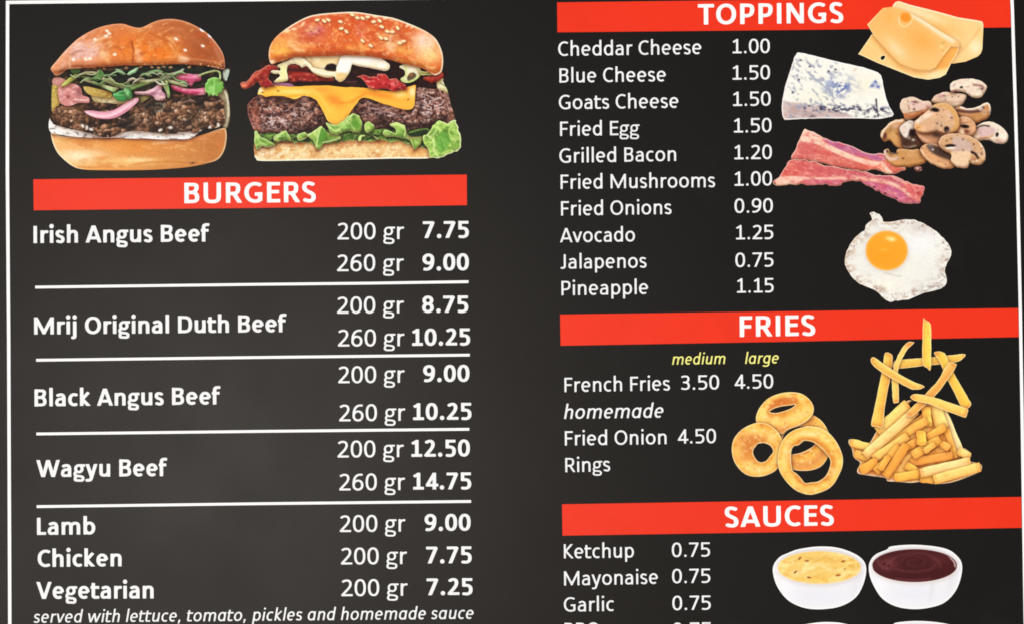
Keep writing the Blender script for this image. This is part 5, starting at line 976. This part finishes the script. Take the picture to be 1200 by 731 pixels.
# ---- french fries
Fr = picture('french_fries_picture', 'printed pile of golden french fries with loose fries tumbling above', 1075, 475)
def fpaint(p0, p1, w, col, seed, lo=.80, tip=0., rim=.75):
    p0, p1 = np.array(p0, float), np.array(p1, float); d = (p1 - p0) / np.hypot(*(p1 - p0)); n = np.array([-d[1], d[0]])
    if n[1] < 0: n = -n
    def f(p):
        v = ((p.x - p0[0]) * n[0] + (p.y - p0[1]) * n[1]) / (w / 2); u = (p.x - p0[0]) * d[0] + (p.y - p0[1]) * d[1]; L = np.hypot(*(p1 - p0))
        p.base(col).noise(12,7,seed,.45,.75,[min(255, c * 1.04 + 6) for c in col],.7).noise(9,5,seed+1,.6,.8,(232,160,76),.4)
        p.mix(sstep(0.1, .95, v) * (1 - lo) * 2.6, (214,136,60)); p.mix(sstep(-.15, -.7, v) * .5, [min(255, c * 1.05 + 14) for c in col])
        p.mix(np.maximum(sstep(3.5, 0, u), sstep(L - 3.5, L, u)) * .35, (222,146,66))
        if tip: p.mix(sstep(5, 0, np.minimum(u, L - u)) * tip, (206,110,60))
        if rim: p.rim(1.3,(254,232,176),rim)
        p.grain(.05)
    return f
def capsule(p0, p1, w, sq=.55):
    p0, p1 = np.array(p0, float), np.array(p1, float); d = (p1 - p0) / np.hypot(*(p1 - p0)); n = np.array([-d[1], d[0]]) * w / 2
    e = d * w / 2 * sq
    return [p0 + n, p0 + n * .55 - e * .7, p0 - n * .55 - e * .6, p0 - n, (p0 + p1) / 2 - n * 1.03, p1 - n, p1 - n * .6 + e * .7, p1 + n * .5 + e * .6, p1 + n, (p0 + p1) / 2 + n * .98]
PILE = [(1066.8,468.5),(1060,470.5),(1054,474),(1046,483.4),(1037,494.4),(1027.5,504),(1018,519),(1008,516.5),(996,514),(994.5,519),(998.2,525.5),(1000.5,535.5),(1007.8,541.5),(1004.5,549.7),(1006.6,554.6),(1022,557),(1037,559.4),(1040,563),(1048,563.6),(1066.8,565),(1078,564),(1095,566.4),(1115.6,564.4),(1142.3,554.8),(1149.6,550),(1149,543.2),(1136,539.6),(1138,532.4),(1131,525),(1122,522.8),(1114.4,505.6),(1109,492),(1103.4,480),(1095,471.5),(1085.7,473.5),(1075,472)]
layer('fries_heap', Fr, PILE, lambda p: p.base((240,172,88)).noise(12,5,351,.5,.7,(214,126,56),.7,-35).noise(10,4,352,.52,.72,(252,206,120),.8,-35).blob(1080,546,16,5,(190,100,54),.5).blob(1120,552,30,8,(252,220,150),.8).blob(1018,552,16,6,(226,130,70),.6).line([(1003,520),(1012,530),(1012,540)],5,(250,214,130),.7,2).rim(1.8,(255,242,206),.85).poly([(1064,478),(1066,470),(1073,469.5),(1080,472),(1072,478),(1066,482)],(32,24,22)).poly([(1067,490),(1073,483),(1079,480.5),(1080,484),(1074,489),(1068,491)],(32,24,22)).line([(1006,553),(1022,556.5),(1037,559),(1050,563)],2,(226,190,180),.7).grain(.08), holes=[])
PF = [((1104,480),(1126.5,532),9,(255,246,210)),((1095,475),(1104,500),14,(254,234,156)),((1085,478),(1087,497),10,(250,208,96)),((1062,475),(1030,504),13.5,(254,232,150)),((1109,503),(1119,535),7,(240,172,88)),
 ((998,518),(1019,523.5),9,(246,218,134)),((1003,531),(1019,537),8.5,(242,196,106)),((1124,528),(1135,533.5),9,(250,228,160)),((1084,493),(1034,522),9.5,(248,186,98)),((1071,482),(1015,532),11,(254,230,176)),
 ((1062,511),(1025,536),9.5,(252,208,126)),((1088,512),(1106,500),9,(244,176,86)),((1073,517),(1050,530),8.5,(240,164,80)),((1010,550),(1026,541),11,(240,162,72)),((1053,523),(1027,551),8.5,(246,176,86)),
 ((1068,541),(1114,533),9,(234,150,76)),((1071,532),(1100,515),10.5,(246,184,92)),((1104,519.5),(1111,524),8,(246,184,104)),((1061,522),(1038,556),9.5,(238,154,68)),((1079,506),(1079.5,519),11,(250,206,92)),((1084,528),(1094,520),7,(250,196,110)),((1032,549),(1040,535),7,(246,176,84)),
 ((1063,545),(1074,552),9,(250,194,92)),((1050,559),(1077,554.5),10,(246,188,86)),((1080,559.5),(1093,561),10,(246,188,92)),((1080,553),(1135,541),11,(254,236,190)),((1096,561),(1146,547),11,(252,222,146))]
for k, (a, b, w_, c) in enumerate(PF):
    c = tuple(.6 * u + .4 * v for u, v in zip(c, (250, 194, 92))); layer('french_fry', Fr, capsule(a, b, w_), fpaint(a, b, w_, c, 400 + 3 * k, .84, 0, 0), rough=.6, shadow=.34, rs=k)
LF = [([(1036,415.5),(1039,412.6),(1042,413.2),(1046,419),(1043.5,440),(1037,472),(1034,499.5),(1027,499),(1020.6,496.8),(1025,475),(1033,435)],(1041,414),(1028,498),9,(240,192,92)),
 ([(1049,422),(1065,420.3),(1081,419.2),(1100,417.2),(1115,415.6),(1130.3,414.4),(1128.5,419),(1120,423.8),(1100,426.3),(1075,429),(1048,431.4)],(1049,426),(1130,418),9,(238,196,94)),
 ([(1094.2,413.8),(1097,411.8),(1102,411.6),(1108,415.6),(1114,430),(1126,452),(1133,464),(1137.6,472),(1136,476),(1132,478.6),(1126,476),(1118,460),(1108,440),(1101,424)],(1098,413),(1132,477),9.5,(238,194,84)),
 ([(1070.8,401.4),(1068,400.3),(1064,400.3),(1058,405.6),(1050,420),(1045.3,438),(1045,455),(1046.2,470.6),(1049.5,471.4),(1053.2,469),(1052.4,450),(1052.2,432),(1056.5,420),(1063.5,408.5)],(1064,404),(1049,470),7,(240,196,104)),
 ([(1019.8,421),(1021,418.9),(1024.4,418.3),(1030.5,422.6),(1050,435.8),(1068,446),(1082.8,452),(1079,455),(1075,456.2),(1066,454.7),(1048,445),(1033,436),(1022,427)],(1022,421),(1080,454),8.5,(242,206,110)),
 ([(1119.5,425.5),(1120.6,428),(1112.4,441),(1097.4,461),(1083,475),(1068,487.4),(1062.6,483),(1081.6,464),(1099.6,444),(1106,432),(1112,424),(1116.6,424.5)],(1117,426),(1065,485),8,(240,184,100)),
 ([(1066.6,465),(1068.6,462.3),(1073,461.2),(1082,462.3),(1097,466.3),(1117,472.8),(1133.2,478.4),(1133,484),(1131.5,488.8),(1126,487.2),(1105,479.7),(1088,472.8),(1072,469.4)],(1068,465),(1132,484),8,(240,198,104)),
 ([(1081.6,374),(1083,374.2),(1090.2,380),(1090.6,400),(1090.4,431.8),(1086,430.5),(1080.8,425),(1080.6,400)],(1086,375),(1086,431),9.6,(246,206,92))]
for k, (o, a, b, w_, c) in enumerate(LF): layer('french_fry', Fr, o, fpaint(a, b, w_, c, 520 + 3 * k, .86, .3), rough=.5, shadow=.3, rs=k, label='loose french fry tumbling above the pile')
# ---- sauce bowls
def bowl(label, dx, dy, out, rim_c, rx, ry, sauce):
    o = picture('sauce_bowl_picture', label, 0, 0)
    sh = lambda L: [(x + dx, y + dy) for x, y in L]
    cx, cy = rim_c[0] + dx, rim_c[1] + dy
    layer('bowl', o, sh(out), paint=lambda p: p.base((234,234,238)).blob(cx, cy + 34, 40, 12, (226,228,236), .7).blob(cx - 40, cy + 20, 12, 22, (244,244,248), .6).blob(cx + 20, cy + 30, 3, 14, (214,214,216), .5 if rim_c[0] > 1000 else 0, 10).blob(cx + 44, cy + 18, 6, 20, (222,222,228), .7, 20)
      .line([(cx + rx * 1.035 * math.cos(t), cy + ry * 1.1 * math.sin(t)) for t in np.linspace(0, math.pi, 20)], 1.4, (252,252,252), .9, .7).line([(cx - rx * .9, cy - ry * .55), (cx - rx * .4, cy - ry * 1.0), (cx + rx * .4, cy - ry * 1.02), (cx + rx * .9, cy - ry * .5)], 2.2, (216,214,214), .55, 1.4).rim(2.2, (250,250,250), .9).grain(.012))
    if sauce: layer('sauce', o, [(cx + rx * math.cos(a * math.pi / 14), cy + ry * math.sin(a * math.pi / 14) + (1.2 if 0 < a < 14 else 0)) for a in range(28)], sauce, shadow=.12)
    return o
B1 = [(933.8,643.3),(950,640.4),(964.4,639.6),(980.8,641),(997,646.1),(1009,653.3),(1014.6,662.7),(1013.6,677),(1007,693.5),(997,703.7),(980.8,710.8),(958.3,713.2),(940,710.8),(923.6,702.7),(912.2,689.2),(906.6,675),(906,662.7),(913.2,652.3),(923.6,647.2)]
B2 = [(1039,643.3),(1044,639.6),(1066.5,637.6),(1091,639),(1110.4,643.1),(1121.8,651.2),(1127,660.6),(1126,675),(1119.8,691.4),(1107.5,704.7),(1091,710.8),(1070.6,713),(1050,709.8),(1033.8,700.6),(1023.4,685),(1018.5,670.8),(1018.8,658.6),(1025.7,649.2)]
bowl('printed white bowl of pale yellow sauce with red flecks', 0, 0, B1, (960, 663.6), 48.6, 18.6,
  lambda p: p.base((238,200,116)).noise(14,6,601,.5,.72,(250,226,160),.8,-15).noise(8,4,602,.55,.75,(220,172,84),.7,10).line([(935,672),(950,665),(958,660),(975,668),(990,666)],3,(252,234,180),.6,2.5).line([(960,652),(972,658),(985,656)],3,(226,176,84),.5,2.).blob(960,678,30,4,(240,196,100),.6).blobs([(937,653.5),(945.5,656.5),(981.5,673.5),(988,657),(932,669.5),(948,676)],2.6,1.2,(150,78,34),.9,-15).blobs([(990,666),(984,673)],1.6,1,(170,90,40),.7).rim(1.6,(246,222,166),.6).grain(.05))
bowl('printed white bowl of dark red brown sauce with a swirl', 0, 0, B2, (1071.6, 661.4), 49.6, 18.8,
  lambda p: p.base((72,30,32)).blob(1040,660,14,9,(116,58,62),.8).blob(1100,655,16,8,(96,46,48),.6).line([(1040,664),(1046,654),(1062,648),(1084,648),(1098,656),(1102,664)],2.2,(116,66,68),.5,2.2).line([(1056,656),(1064,651),(1078,652),(1084,658),(1076,663),(1064,661),(1066,656),(1074,656)],1.8,(110,62,64),.35,2.).line([(1048,666),(1066,669),(1088,667),(1096,661)],2,(116,64,68),.5,2.).line([(1050,677),(1070,679),(1090,677)],1.6,(116,66,70),.6,1.2).line([(1028,656),(1034,664),(1042,667)],1.8,(124,72,76),.55,1.4).line([(1112,651),(1118,658),(1119,663)],1.6,(236,220,220),.8,.8).blobs([(1036,660),(1041,662)],1.8,1.1,(44,14,18),.8).rim(1.8,(120,64,68),.6).grain(.06))
bowl('printed white bowl cut off by the lower edge of the picture, under the yellow sauce', 6, 88.4, B1, (960, 663.6), 48.6, 18.6, lambda p: p.base((230,120,60)).noise(12,6,621,.5,.72,(240,160,90),.6).grain(.05))
bowl('printed white bowl cut off by the lower edge of the picture, under the dark sauce', 6, 89.2, B2, (1071.6, 661.4), 49.6, 18.8, lambda p: p.base((240,236,224)).noise(12,6,631,.5,.72,(226,218,196),.6).grain(.04))

for _k in PIC: print_picture(PIC[_k]['o'])
